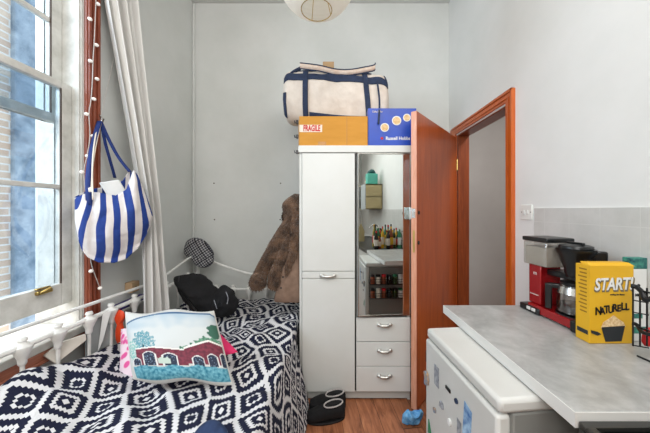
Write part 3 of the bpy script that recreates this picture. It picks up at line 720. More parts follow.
m=MB().obox(hb+ha*.03+V(0,0,z0+.105),ha*.012,V(-ha.y,ha.x,0)*.014,V(0,0,.055)); m.obox(hb+ha*.012+V(0,0,z0+.152),ha*.02,V(-ha.y,ha.x,0)*.012,V(0,0,.010)); m.build('jug_handle',M['black'],cm,bevel=.004)
MB().lathe(cc,[(.066,z0+.040),(.066,z0+.047),(0,z0+.047)],28).build('hot_plate',M['black'],cm)
m=MB(); q=cc+V(.055,-.045,1.19); m.obox(q,V(.022,-.01,0),V(.006,.010,0),V(0,0,.024)); m.build('basket_dark_block',M['black'],cm,bevel=.006)  # small dark block at the side of the filter basket
# ---------------------------------------------------------------- cereal box
cy=.946; cx0,cx1=.912,1.071; ch=.283
ce=thing('cereal_box','yellow cereal box with white and black lettering on the worktop','cereal box',((cx0+cx1)/2,cy+.03,.9))
m=MB().prism([(cx0,cy,.901),(cx1,cy,.901),(cx1,cy,.9+ch-.003),(cx0,cy,.9+ch-.003)],(-.0,.055,0))
m.prism([(cx0,cy+.0,.9+ch-.003),(cx1,cy,.9+ch-.003),(cx1-.004,cy+.012,.9+ch+.006),(cx0+.004,cy+.012,.9+ch+.006)],(0,.03,.0))
m.build('carton',M['yellow'],ce,bevel=.0015,smooth=0)
yf=cy-.0012
def cp(px,py): return V((px-CX)/F*cy,yf,H-(py-CY)/F*cy)
text('START!',.062,cp(613.5,285.3)+V(.001,.0006,-.001),(1,0,.03),(0,0,1),mat('grey_outline','7b6f55',.6),ce,bold=.0035,shear=.2,wide=.71)  # printed grey outline behind the white lettering
text('START!',.060,cp(613,284.5),(1,0,.03),(0,0,1),M['paperwhite'],ce,bold=.0014,shear=.2,wide=.71)
for i,chh in enumerate('NATURELL'):
    t=(i-3.5); text(chh,.034 if i%2 else .038,cp(612.5+t*4.1,308.5-t*.75+(1.0 if i%2 else 0)),(1,0,.14),(0,0,1),M['black'],ce,bold=.0012,wide=.8)
text('multigrain flakes',.008,cp(617,294.5),(1,0,0),(0,0,1),M['bowl'],ce)
m=MB().prism([cp(601,327),cp(624.5,325.5),cp(621,341),cp(605,341.5)],(0,-.001,0)); m.build('printed_bowl',M['bowl'],ce,smooth=0)
m=MB().prism([cp(600.5,328),cp(603,322),cp(608,319),cp(613,315),cp(618,319),cp(623,322),cp(625,326.5)],(0,-.0008,0)); m.build('printed_flakes',M['flakes'],ce,smooth=0)
m=MB().prism([cp(590.5,330),cp(597,331.5),cp(601,334),cp(597,335.5),cp(591,333)],(0,-.0008,0)); m.build('printed_spoon',M['bowl'],ce,smooth=0)
# printed side panel rows
m=MB()
for i in range(12):
    z=.9+.262-i*.014; m.box((cx0-.001,cy+.01,z),(cx0-.0002,cy+.01+random.uniform(.025,.038),z+.005))
m.build('side_print',mat('side_text','9a6f12',.7),ce,smooth=0)
MB().box((cx0-.0012,cy+.006,.93),(cx0-.0002,cy+.048,.945)).build('side_panel_mark',M['bowl'],ce,smooth=0)
# milk carton
mk=thing('milk_carton','white carton with a teal patterned top behind the wire rack','carton',(1.105,.99,.9))
MB().box((1.078,.962,.901),(1.137,.99,1.165)).build('carton',M['paperwhite'],mk,bevel=.002,smooth=0)
MB().box((1.0772,.9612,1.165),(1.1378,.9908,1.205)).build('printed_top',M['teal'],mk,bevel=.002,smooth=0)
MB().box((1.0772,.9613,.93),(1.137,.9617,.955)).build('printed_band',M['teal'],mk,smooth=0); MB().box((1.0772,.9613,.985),(1.12,.9617,1.002)).build('printed_band',M['teal'],mk,smooth=0)
text('Milk',.014,V(1.105,.9612,1.07),(1,0,0),(0,0,1),M['bowl'],mk,bold=.0004)
MB().lathe((1.105,.961,1.105),[(.006,0),(.006,.0008),(0,.0008)],12,axis=(0,-1,0)).build('printed_mark',M['bowl'],mk)
# black wire rack
rk=thing('wire_rack','black wire rack standing at the wall end of the worktop','rack',(1.05,.75,.9))
m=MB()
def rp(px,py,Y): return W(px,py,Y)
m.tube(smoothpts([rp(631,286,.88),rp(636,287,.87),rp(642,292,.85),rp(646,300,.83),(1.0,.80,1.13)]),.0075,8)
m.tube(smoothpts([rp(632,323,.88),rp(637,325,.87),rp(641,331,.85),rp(648,334,.83),(1.0,.78,1.0)]),.006,8)
for px in(633,640,647): m.tube([rp(px,288,.872-(px-633)*.002),rp(px,346,.872-(px-633)*.002)],.0025,6)
for py in(300,312,345): m.tube([rp(632,py,.875),rp(649,py+3,.845)],.002,6)
x0r=.985
for z in(.905,1.0,1.12): m.tube([(x0r,.86,z),(x0r+.03,.60,z),(1.13,.60,z),(1.13,.86,z)],.003,6)
for y in(.62,.68,.74): m.tube([(x0r+.03,y,.9),(x0r+.03,y,1.12)],.003,6)
m.build('wire_frame',M['black'],rk)
pk=thing('food_packet','red, blue and yellow food packet in the wire rack','packet',(1.03,.86,.9))
q=W(650.5,338,.86)
MB().inflate([(-.02,-.03),(-.022,.0),(-.012,.026),(.01,.028),(.022,.0),(.02,-.03)],.03,o=q+V(.0,.0,.005),nz=.003).build('packet',M['red'],pk)
MB().sphere(q+V(0,-.014,.01),.014,12,8,(1,.4,1)).build('printed_disc',mat('packet_blue','2050b0',.4),pk)
MB().box(q+V(-.015,-.018,-.024),q+V(.02,-.012,-.012)).build('printed_band',M['yellow'],pk,bevel=.002)
# bottles along the wall end of the sink, reflected in the mirror
def bottle(x,y,z,h,r,mt,cap,lab,name='bottle',grp='bottles and jars by the sink'):
    t=thing(name,lab,'bottle',(x,y,z),grp)
    MB().lathe((x,y,z),[(0,0),(r,0),(r,h*.6),(r*.9,h*.68),(r*.38,h*.8),(r*.36,h*.93),(0,h*.93)],16).build('body',M[mt],t)
    MB().lathe((x,y,z),[(r*.42,h*.9),(r*.42,h),(0,h)],12).build('cap',M[cap],t)
    MB().lathe((x,y,z),[(r*1.01,h*.18),(r*1.02,h*.2),(r*1.02,h*.5),(r*1.01,h*.52)],16).build('paper_label',M[random.choice(['labelwhite','yellow','paperwhite','red','labelwhite'])],t)
tops=2*['dark_in','olive','yglass','spice','green','dark_in','yellow','olive','orange','dark_in','yglass','green','spice','olive']
caps=2*['red','black','yellow','black','paperwhite','green','red','black','black','brass','red','black','yellow','black']
desc=['dark','olive green','yellow oil','brown sauce','green','black','bright yellow','slim olive','orange','tall dark','golden oil','squat green','rust brown','dull green','black-labelled','short olive','honey yellow','ochre','deep green','black glass','lemon']
k=0
for i in range(7):
    for j in range(3):
        x=.74+i*.052-.0*j; y=.46-j*.11-(i%3)*.03; x=x+j*.02
        h=random.uniform(.17,.31); bottle(x,y,.882,h,random.uniform(.019,.03),tops[k],caps[k],f'{desc[k]} bottle on the sink top, seen in the mirror'); k+=1
t=thing('chopping_board','pointed wooden chopping board leaning behind the bottles, seen in the mirror','chopping board',(.74,-.35,.882))
MB().prism([(.68,-.35,.882),(.80,-.35,.882),(.80,-.35,1.05),(.74,-.33,1.17),(.68,-.35,1.05)],(0,-.02,0)).build('board',M['cab'],t,bevel=.003)
t=thing('saucepan','grey saucepan on the sink top, seen in the mirror','saucepan',(.66,-.7,.882))
MB().lathe((.76,-.7,.882),[(0,0),(.09,0),(.095,.1),(.088,.1),(.085,.01),(0,.01)],24).build('pan',M['chrome'],t); MB().tube([(.68,-.66,.97),(.65,-.5,.98)],.01,8).build('handle',M['black'],t)
# wall cabinet
wc=thing('wall_cabinet','beige wall cabinet with glass front, seen in the mirror','cabinet',(1.0,-.9,1.38))
cya,cyb,cz0,cz1=-.5,-1.3,1.39,1.81
m=MB().box((.86,cyb,cz0),(WX-.001,cyb+.015,cz1)).box((.86,cya-.015,cz0),(WX-.001,cya,cz1)).box((.86,cyb,cz0),(WX-.001,cya,cz0+.015)).box((.86,cyb,cz1-.015),(WX-.001,cya,cz1)).box((WX-.012,cyb,cz0),(WX-.001,cya,cz1)).box((.87,cyb,(cz0+cz1)/2-.006),(WX-.01,cya,(cz0+cz1)/2+.006))
m.build('case',M['cab'],wc,smooth=0)
for ya_,yb_ in((cyb,(cya+cyb)/2-.02),((cya+cyb)/2+.1,cya)): MB().box((.85,ya_,cz0),(.86,yb_,cz1)).build('door',M['greycard'],wc,smooth=0)
for x,y,h,mt,cp_,ds in((1.08,-.95,.2,'yglass','yellow','pale yellow'),(1.0,-.8,.17,'paperwhite','paperwhite','white'),(.94,-.72,.14,'orange','black','orange')):
    bottle(x,y,cz1+.001,h,.035,mt,cp_,f'{ds} bottle on top of the wall cabinet, seen in the mirror',grp='bottles on the wall cabinet')
t=thing('storage_tub','aqua tub with a dark lid on top of the wall cabinet, seen in the mirror','tub',(1.0,-.6,cz1))
MB().box((.9,-.68,cz1+.001),(1.08,-.54,cz1+.18)).build('tub',M['tealbox'],t,bevel=.01); MB().inflate([(-.07,0),(-.05,.05),(0,.08),(.05,.06),(.07,0)],.08,o=V(.99,-.61,cz1+.18)).build('lid',mat('dark_lid','17504f',.5),t)
# ================================================================== BED
bed=thing('daybed','white painted iron daybed with knobbed rails along the window wall','bed',(-.8,1.5,0))
def rx(Y): return -1.362+(Y-1.0)*.055 if Y<2 else -1.307
def topz(Y): 
    z=.872-(Y-1.1)*.02
    if Y>1.85: t=(Y-1.85)/.65; z+= .115*t*t*(3-2*t)
    return z
ys=[.55+i*.05 for i in range(40)]
m=MB().tube([(rx(y),y,topz(y)) for y in ys],.0095,8); m.build('top_rail',M['bedwhite'],bed)
m=MB().tube([(rx(y)+.004,y,.79-(y-1.1)*.004) for y in ys],.013,8); m.build('knob_rail',M['bedwhite'],bed)
kn=[(21,341,1.14),(58,324,1.28),(89,314,1.433),(111,305.5,1.565),(135,297,1.735)]
kys=[1.0-.15*i for i in range(3)][::-1]+[k[2] for k in kn]+[1.89,2.04,2.19,2.34]
prof=[(.006,-.30),(.010,-.075),(.015,-.066),(.015,-.056),(.016,-.045),(.026,-.02),(.034,-.002),(.034,.008),(.022,.016),(.014,.022),(.013,.028),(.018,.034),(.014,.044),(0,.048)]
for y in kys:
    c=(rx(y)+.004,y,.79-(y-1.1)*.004-.006)
    MB().lathe(c,[(r,h) for r,h in prof[1:]],12).build('knob',M['bedwhite'],bed)
    MB().tube([(c[0],c[1],.25),(c[0],c[1],c[2]-.04)],.008,8).build('spindle',M['bedwhite'],bed)
for (px_,py_) in((-1.305,2.52),(rx(.55),.55)):
    MB().lathe((px_,py_,0),[(.014,0),(.014,.93),(.02,.95),(.02,.965),(.012,.97),(.022,.99),(.018,1.005),(0,1.01)],14).build('post',M['bedwhite'],bed)
MB().lathe((-.31,2.52,0),[(.014,0),(.014,.70),(.02,.72),(.014,.75),(0,.755)],14).build('post',M['bedwhite'],bed)
pts=smoothpts([W(197,252,2.52),W(213,261.5,2.52),W(230,268,2.52),W(249,273.5,2.52),W(268,275,2.52),W(302,276,2.52)])
MB().tube(pts,.0115,8).build('end_rail',M['bedwhite'],bed)
MB().tube([(-1.3,2.52,.625),(-.31,2.52,.625)],.011,8).build('end_knob_rail',M['bedwhite'],bed)
for i,xx in enumerate([233,249,266,283]+[216]):
    x=(xx-CX)/F*2.52
    MB().lathe((x,2.52,.625),[(.010,-.09),(.014,-.06),(.03,-.012),(.03,.006),(.014,.02),(.017,.034),(0,.044)],12).build('knob',M['bedwhite'],bed); MB().tube([(x,2.52,.28),(x,2.52,.56)],.0065,8).build('spindle',M['bedwhite'],bed)
for z in(.27,): MB().box((-1.3,.56,z),(-1.27,2.5,z+.03)).box((-.33,.56,z),(-.31,2.5,z+.03)).build('side_frame',M['bedwhite'],bed)
for x in(-1.28,-.32): MB().tube([(x,.6,0),(x,.6,.27)],.014,8).build('leg',M['bedwhite'],bed)
mt_=MB().box((-1.262,.58,.305),(-.34,2.48,.49)); tag(mt_.build('mattress',M['creamcl'],bevel=.03,loc=(-.8,1.5,.305)),'cream mattress under the patterned bedspread','mattress')
# bedspread
XR=-.275; XL=-1.275; Rr=.055; HZ=.535
def sp_z(x,y):
    z=HZ
    z+=.10*math.exp(-((x+1.2)/.20)**2-((y-1.03)/.32)**2)
    z+=.07*math.exp(-((x+1.30)/.13)**2)
    z+=.05*math.exp(-((x+.75)/.30)**2-((y-.93)/.16)**2)
    z+=.035*math.exp(-((x+.45)/.15)**2-((y-1.35)/.4)**2)
    z-=.02*math.exp(-((x+.85)/.25)**2-((y-1.4)/.2)**2)
    w=noise.noise(V(x*3.1,y*3.3,1.7))*.032+noise.noise(V(x*7+y*3,y*6,4.1))*.024+abs(noise.noise(V(x*5-y*4,y*5+x*3,9.)))*.034-(abs(noise.noise(V(x*9+y*5,y*3.5-x*2,3.)))**.6)*.016
    return z+w
def spf(u,v):
    y=.56+v*(2.49-.56); s=-.16+u*(1.0+.16+.50)
    if s<0:
        x=XL-.004+.0*s; z=sp_z(XL,y)+s*1.0
        return V(x,y,z)
    wd=XR-XL
    fl=noise.noise(V(y*5,0,3))*.5+noise.noise(V(y*11,0,7))*.3
    if s<wd-Rr*.6: return V(XL+s,y,sp_z(XL+s,y))
    ze=sp_z(XR-Rr,y); d=s-(wd-Rr*.6)
    arc=Rr*PI/2
    if d<arc: a=d/Rr; return V(XR-Rr*.6+Rr*math.sin(a)*.6,y,ze-Rr*(1-math.cos(a)))
    k=(d-arc)/.46; k=min(k,1.05)
    near=1 if y<1.84 else max(0,1-(y-1.84)/.05)
    x=XR+ near*(.10*k+.018*fl*k+.008*fl)+(1-near)*(-.006)
    if near<1: x=min(x,wx0-.012) if near==0 else x
    return V(x,y,max(.012,ze-Rr-(ze-Rr-.01)*min(1,k)))
def spuv(u,v):
    y=v*(2.49-.56); s=u*1.66
    du_=noise.noise(V(u*4,v*5,2.))*.10; dv_=noise.noise(V(u*4,v*5,8.))*.12
    a=.14
    return (s*math.cos(a)-y*math.sin(a)+du_, s*math.sin(a)+y*math.cos(a)+dv_)
m=MB().grid(240,280,spf,spuv); tag(m.build('bedspread',M['spread'],smooth=0 or 60,loc=(-.8,1.5,0)),'black and white diamond-patterned bedspread draped over the daybed','bedspread')
# ---------------------------------------------------------------- pillows
def pillow(o,r,up,w,h,t,nu=30,nv=24,pin=.06):
    r=Vector(r).normalized(); up=Vector(up).normalized(); nn=r.cross(up); vs=[];
    def S(u,v,s):
        a=2*u-1; b=2*v-1
        x=a*w/2*(1-pin*(1-b*b)*abs(a)**3*1.0); y=b*h/2*(1-pin*(1-a*a)*abs(b)**3)
        th=((1-a**4)*(1-b**4))**.55*t/2
        P=o+r*x+up*y-nn*(-s)*th*1.0
        P+=nn*s*noise.noise(P*9)*.008*((1-a*a)*(1-b*b))**.4
        return P
    return S
# painted pillow: facing camera, leaning back
tl,tr,br,bl=W(125,313,1.40),W(214,310,1.42),W(233,384,1.22),W(133,381,1.20)
cen=(tl+tr+br+bl)/4; rr=((tr-tl)+(br-bl)).normalized(); upv=((tl-bl)+(tr-br)).normalized(); upv=(upv-rr*upv.dot(rr)).normalized()
def bil(u,v): return bl*(1-u)*(1-v)+br*u*(1-v)+tr*u*v+tl*(1-u)*v
nrm=rr.cross(upv)
if nrm.y>0: nrm=-nrm
def pS(u,v,s):
    a=2*u-1;b=2*v-1
    P=bil(u,v); th=(max(0,(1-a**4)*(1-b**4)))**.55*.065
    edge=.010*math.sin(a*5+1)*(abs(b)**6)
    return P+nrm*s*th*(1 if s>0 else .8)+V(0,0,edge)+nrm*s*noise.noise(P*8)*.012*max(0,(1-a*a)*(1-b*b))**.4
def rgb(h): return srgb(h)[:3]
def mixc(a,b,t): t=max(0,min(1,t)); return tuple(a[i]*(1-t)+b[i]*t for i in range(3))
def art(u,v):
    # u right, v up. work in the crop frame x 0..100, y 0..100 (down)
    x=u*100; y=(1-v)*100; n1=noise.noise(V(x*.09,y*.09,1)); n2=noise.noise(V(x*.35,y*.35,5)); n3=noise.noise(V(x*.8,y*.8,2))
    c=rgb('c6c4bf')
    arc=22-14*math.sin(min(1,max(0,(x-3)/40))*PI/2)+ (0 if x<95 else (x-95))
    if y>arc and y<78: c=mixc(rgb('a3b3bd'),rgb('c4c6c4'),(y-arc)/22+n1*.6)
    if abs(y-arc)<1.4 and x>3: c=rgb('3f5f80')
    # tree
    dx=(x-22)/11; dy=(y-50)/15
    if dx*dx+dy*dy<1+n2*.9 and n3>-.25: c=mixc(rgb('2f6f80'),rgb('6fa0a8'),n3+.5)
    if abs(x-21)<1 and 55<y<74: c=rgb('2a4550')
    if ((x-8)/8)**2+((y-62)/12)**2<1+n2 and n3>-.1: c=rgb('7fb0a8')
    # hills
    hy=70-26*math.exp(-((x-88)/22)**2)-6*math.exp(-((x-62)/8)**2)+n2*5
    if y>hy and x>48 and y<80: c=mixc(rgb('2e5f4a'),rgb('7fae90'),n2+.5)
    if ((x-96)/7)**2+((y-36)/10)**2<1+n2: c=rgb('35604f')
    # barns
    wallc=mixc(rgb('5c2030'),rgb('7c3040'),n2+.5)
    r1=60+abs(x-30)*.10
    if 12<x<64 and r1-2<y<82:
        c=wallc
        if y<r1-.4: c=rgb('e4dcd6')
    r2=50+abs(x-88)*.42
    if 62<x<100 and r2-2<y<80:
        c=wallc
        if y<r2+.4: c=rgb('e8e0da')
    for (cx_,w_,t_) in((12,5,72),(26,7,64),(46,8,66),(74,6,69),(88,5,66),(98,3,64)):
        q=abs(x-cx_)/w_
        if q<1 and t_+q*q*4<y<82:
            c=rgb('232c40') if n3>-.35 else rgb('7d8fa5')
            if q>.82 or y<t_+q*q*4+1.2: c=rgb('d9d5d2')
    if 34<x<46 and 72+n2*4<y<80: c=rgb('b7c4b8')
    # water
    if y>83-.01*x+n1*2 and x>6: c=mixc(rgb('1f6f86'),rgb('79b3c0'),n2*.8+.4+(n3>.3)*.4)
    if x<3 or x>99.2 or y<1.5 or y>97: c=rgb('cfcbc5')
    return c
m=MB(); cols=[]; NU,NV=170,130
for s in(1,-1):
    m.grid(NU,NV,lambda u,v:pS(u,v,s))
    for j in range(NV+1):
        for i in range(NU+1): cols.append(art(i/NU,j/NV) if s>0 else rgb('d6d3cd'))
pw=thing('picture_pillow','white pillow printed with a painted scene of red barns by blue water','pillow',tuple(cen))
m.build('pillowcase',M['paint'],pw,cols=cols,smooth=80)
# pink pillow behind
tl2,tr2,br2,bl2=W(121,329,1.50),W(205,318,1.55),W(238,352,1.38),W(119,385,1.31)
def p2(u,v,s):
    a=2*u-1;b=2*v-1; P=bl2*(1-u)*(1-v)+br2*u*(1-v)+tr2*u*v+tl2*(1-u)*v
    return P+V(0,-.75,.5)*s*(max(0,(1-a**4)*(1-b**4)))**.55*.04
m=MB()
for s in(1,-1): m.grid(30,24,lambda u,v:p2(u,v,s))
tag(m.build('pillow',M['pinkpat'],smooth=80,loc=tuple((tl2+br2)/2-V(0,0,.1))),'bright pink patterned pillow behind the picture pillow','pillow')
# ---------------------------------------------------------------- black bag
q=V(0,0,0); oy=2.02
def pp(lst,Y): return [((x-CX)/F*Y,H-(y-CY)/F*Y) for x,y in lst]
bg=thing('black_bag','slumped black cloth bag lying on the far end of the bed','bag',(-.97,2.02,.58))
MB().inflate(pp([(176,278),(180,274.5),(190,273.5),(202,273),(210,279),(218,286),(224,292),(229,303),(226,313),(214,316),(202,313),(192,306),(186,297),(180,287)],oy),.22,o=(0,oy-.03,0),nz=.022,nf=20,sub=3,rings=9,pw=.8).build('bag_body',M['blackmatte'],bg,smooth=30)
MB().inflate(pp([(217,290),(223,285),(231,288),(236,295),(238.5,304),(235,312),(226,317),(213,317),(208,308),(212,298)],1.95),.11,o=(0,1.95,0),nz=.018,nf=22,sub=3,rings=7,pw=.8).build('front_pocket',M['blackmatte'],bg,smooth=30)
sp=smoothpts([W(178,276,1.97),W(181,290,1.92),W(190,304,1.88),W(196,311,1.86)]); MB().tube(sp,.008,6).build('strap',M['black'],bg)
sp=smoothpts([W(214,300,1.84),W(216,306,1.83),W(217,309,1.83)]); MB().tube(sp,.0025,6).build('zip_pull',M['greyprint'],bg)
sp=smoothpts([W(226,292,1.86),W(228,298,1.84),W(227,304,1.83)]); MB().tube(sp,.0025,6).build('zip',M['greyprint'],bg)
# ---------------------------------------------------------------- flat cap on bed post
cpj=thing('flat_cap','grey checked flat cap hanging on the corner post of the bed','cap',(-1.29,2.46,1.0))
MB().inflate(pp([(184,248),(187,241),(194,237.5),(203,239.5),(210,246),(214,254),(212,262),(206,265),(198,263),(190,259),(184.5,254)],2.44),.10,o=(0,2.44,0),nz=.006,nf=12,sub=5,rings=9).build('crown',M['plaid'],cpj,smooth=80)
MB().inflate(pp([(191,256),(198,259),(206,260),(213,256),(213.5,262),(208,267),(200,267.5),(193,263)],2.39),.03,o=(0,2.39,0),sub=4).build('visor',M['plaid'],cpj,smooth=80)
# ---------------------------------------------------------------- coat
ct=thing('fur_coat','brown fur coat with tan suede panels hanging beside the wardrobe','coat',(-.4,2.2,1.4))
cyY=2.12
def furry(mb,seed,dens,mt,name,ln=.022):
    rnd=random.Random(seed); base=[tuple(f) for f in mb.f]; vv=list(mb.v)
    cen_=sum(vv,V(0,0,0))/len(vv); out=[];fo=[]
    areas=[]
    for f in base:
        a,b,c=vv[f[0]],vv[f[1]],vv[f[2]]; A=(b-a).cross(c-a); ar=A.length
        k=int(ar*dens+rnd.random())
        if ar<1e-9: continue
        nn=A.normalized()
        fc=(a+b+c)/3
        for _ in range(k):
            r1,r2=rnd.random(),rnd.random()
            if r1+r2>1:r1,r2=1-r1,1-r2
            p=a+(b-a)*r1+(c-a)*r2
            s=1 if nn.dot(V(0,-1,0))>-.2 else -1
            d=(nn*s*.45+V(rnd.uniform(-.35,.35),rnd.uniform(-.3,.1),-.8+rnd.uniform(-.2,.35))).normalized()*ln*rnd.uniform(.5,1.2)
            w=V(rnd.uniform(-1,1),rnd.uniform(-.4,.4),0).normalized()*.0022
            i=len(out); out+= [p-w,p+w,p+d]; fo.append((i,i+1,i+2))
    mb.add(out,fo)
    for v in mb.v: v.x=min(v.x,wx0-.006-.004*rnd.random())
    return mb.build(name,mt,ct,smooth=80,weld=False)
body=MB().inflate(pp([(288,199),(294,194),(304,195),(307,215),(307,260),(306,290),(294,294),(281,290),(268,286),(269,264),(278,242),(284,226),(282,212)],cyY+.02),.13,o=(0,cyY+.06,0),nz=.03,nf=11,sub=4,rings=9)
furry(body,1,26000,M['furshade'],'fur_body')
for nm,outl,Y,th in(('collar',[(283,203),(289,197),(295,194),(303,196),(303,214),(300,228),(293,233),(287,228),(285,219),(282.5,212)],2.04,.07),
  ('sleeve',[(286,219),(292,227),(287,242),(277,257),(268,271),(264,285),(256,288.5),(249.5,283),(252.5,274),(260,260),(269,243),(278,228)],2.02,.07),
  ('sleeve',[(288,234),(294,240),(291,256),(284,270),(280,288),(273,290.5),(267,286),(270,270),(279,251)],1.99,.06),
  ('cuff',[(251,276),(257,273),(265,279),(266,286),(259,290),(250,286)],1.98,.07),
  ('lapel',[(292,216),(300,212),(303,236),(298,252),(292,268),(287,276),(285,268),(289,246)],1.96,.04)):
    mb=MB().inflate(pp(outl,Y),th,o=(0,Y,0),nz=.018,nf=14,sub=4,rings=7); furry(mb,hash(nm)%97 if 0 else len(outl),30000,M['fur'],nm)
MB().inflate(pp([(287,258),(292,246),(297,240),(302,246),(304,275),(303,300),(290,303.5),(277,303),(274,299),(278,284),(282,268)],1.97),.05,o=(0,1.985,0),nz=.012,nf=10,sub=4,rings=7).clamp().build('suede_panel',M['suede'],ct,smooth=80)
for px,py in((283,277),(281,288)): MB().lathe(W(px,py,1.945)+V(0,0,0),[(.008,0),(.008,.004),(0,.004)],12,axis=(0,-1,0)).build('button',M['screw'],ct)
# ---------------------------------------------------------------- curtain
def lerp(tab,y):
    if y<=tab[0][0]: 
        (a,b),(c,d)=tab[0],tab[1]; return b+(d-b)*(y-a)/(c-a)
    for (a,b),(c,d) in zip(tab,tab[1:]):
        if y<=c: return b+(d-b)*(y-a)/(c-a)
    return tab[-1][1]
def cur(u,v):
    z=CZ-.12+(.66-(CZ-.12))*v; yp=CY-(z-H)*F/1.72
    pl_=lerp([(0,98),(65,113),(130,126),(200,138),(230,140),(310,141)],yp); pr_=lerp([(0,138),(60,143),(130,150),(220,159),(310,167)],yp)
    q=max(0,min(1,yp/250)); X=-1.385+.155*q**1.3+u*.02
    px=pl_+(pr_-pl_)*u; fold=.5+.5*math.sin((u**.8)*2*PI*3.6+1.3+.6*math.sin(yp*.012)); fold+=.12*math.sin(u*2*PI*9+yp*.01)
    Y=X*F/(px-CX); d=V(.9,-.45,0)*fold*.085*(1-.15*q)
    return V(X,Y,z)+d*(.4+.6*min(1,4*u*(1-u)+.4))
m=MB().grid(120,60,cur); tag(m.build('curtain',M['curtain'],smooth=80,solid=.002,loc=(-1.3,1.75,CZ-.1)),'long off-white curtain pushed back from the window behind the striped bag','curtain')
rod=thing('curtain_rod','white curtain rod high on the window wall','curtain rod',(LX,.9,CZ-.1)); MB().tube([(-1.35,.2,CZ-.1),(-1.35,1.95,CZ-.1)],.012,10).build('rod',M['white'],rod)
for y in(.3,1.9): MB().tube([(LX,y,CZ-.1),(-1.35,y,CZ-.1)],.008,8).build('bracket',M['white'],rod)
# ---------------------------------------------------------------- striped tote bag
tb=thing('tote_bag','blue and white striped tote bag hanging by the window','bag',(-1.38,1.55,1.75))
A=V(-1.385,1.415,0); B=V(-1.15,1.68,0); C0=(A+B)/2; tu=(B-A).normalized(); tn=V(tu.y,-tu.x,0); HW=(B-A).length/2
Al=V(-1.385,1.415,0); Bl=V(-1.13,1.64,0)
def onpl(px,py,off=0):
    k=(px-CX)/F; t=(k*Al.y-Al.x)/((Bl.x-Al.x)-k*(Bl.y-Al.y)); Y=Al.y+t*(Bl.y-Al.y); P=V(k*Y,Y,H-(py-CY)/F*Y)
    return P+tn*off
ftop=[(0,198),(.18,192),(.3,193),(.5,196),(.64,190),(.72,171),(.78,176),(.9,196),(1,214)]
btop=[(0,197),(.2,189),(.45,186),(.64,180),(.72,170),(.78,175),(.9,195),(1,214)]
bbot=[(0,220),(.03,236),(.08,249),(.16,257),(.3,262),(.5,262.5),(.66,258),(.8,248),(.91,236),(.97,226),(1,217)]
def bagS(a,v,front=True):
    px=75+77*a; t_=lerp(ftop if front else btop,a); b_=lerp(bbot,a); py=t_+(b_-t_)*v
    w=4*a*(1-a); dep=(.02+.085*math.sin(min(1,.12+v*.95)*PI)**.8)*w**.45*(1 if front else -.7)
    # the handle at the front pulls a fold into the cloth
    dep-= (.03*math.exp(-((a-.2)/.05)**2)*(1-v)) if front else 0
    dep+= (.02*math.exp(-((a-.72)/.06)**2)*(1-v)) if front else 0
    P=onpl(px,py,dep); P+=tn*((noise.noise(P*11)*.016+abs(noise.noise(P*17+V(9,0,0)))*.014)*w)
    return P
m=MB()
m.grid(90,44,lambda a,v:bagS(a,v,True),lambda a,v:(a*6.9-1.0*math.sin(v*2.0)*(a-.42)*1.6-.55*math.exp(-((a-.14)/.1)**2)*v*-1-.1+.12*noise.noise(V(a*5,v*3,1)),v))
m.grid(90,44,lambda a,v:bagS(a,v,False),lambda a,v:(a*8.2,v))
m.build('body',M['stripes'],tb,smooth=80,solid=.003)
hk=W(100,121,1.55); hk.x=-1.375
def strapp(name,pts,w,mt): ribbon(MB(),smoothpts(pts,5),w).build(name,mt,tb,solid=.003)
a1=W(86,188,1.42); a2=W(94,190,1.44); 
strapp('strap',[W(100,121,1.55),W(95.5,140,1.50),W(92,160,1.45),W(90,180,1.42),W(91,192,1.41)],(.020,.004,0),M['labelwhite'])
bl_=mat('strap_blue','1a3070',.85)
strapp('strap',[W(99.5,121,1.545),W(94,140,1.495),W(90,160,1.445),W(88,180,1.415),W(88.5,205,1.405)],(.024,.006,0),bl_)
strapp('strap',[W(101,122,1.56),W(109,140,1.57),W(119,158,1.58),W(130,172,1.575)],(.014,.012,0),bl_)
strapp('strap',[W(101,122,1.55),W(105,142,1.57),W(110,160,1.6),W(115,178,1.64)],(.010,.012,0),bl_)
strapp('strap_edge',[W(97.5,125,1.54),W(94.5,142,1.485),W(92.7,160,1.44),W(92.3,178,1.41),W(93,200,1.40)],(.007,.0,0),M['labelwhite'])
m=MB(); m.obox(W(114,189,1.545),V(.034,.028,.012),V(.01,-.012,.0),V(-.022,-.008,.045)); tag(m.build('paper_packet',M['paperwhite'],bevel=.006,loc=tuple(W(113,187,1.50))),'white paper packet sticking out of the striped tote bag','packet')
hkk=thing('wall_hook','small metal hook holding the striped bag on the wooden window trim','hook',(LX+.02,1.56,1.9))
z_=hk.z; MB().tube([(LX+.028,1.565,z_+.04),(-1.385,1.56,z_+.03),(-1.37,1.555,z_-.005),(-1.36,1.552,z_+.015)],.004,6).build('hook',M['chrome'],hkk)
MB().tube([hk,V(-1.40,1.66,2.33)],.0012,5); 
st=MB().tube([V(-1.385,1.56,z_+.03),V(-1.40,1.667,2.32)],.0014,5); tag(st.build('string',M['wirew'],loc=(-1.39,1.6,2.1)),'thin pale string running from the bag hook up to the curtain','string')
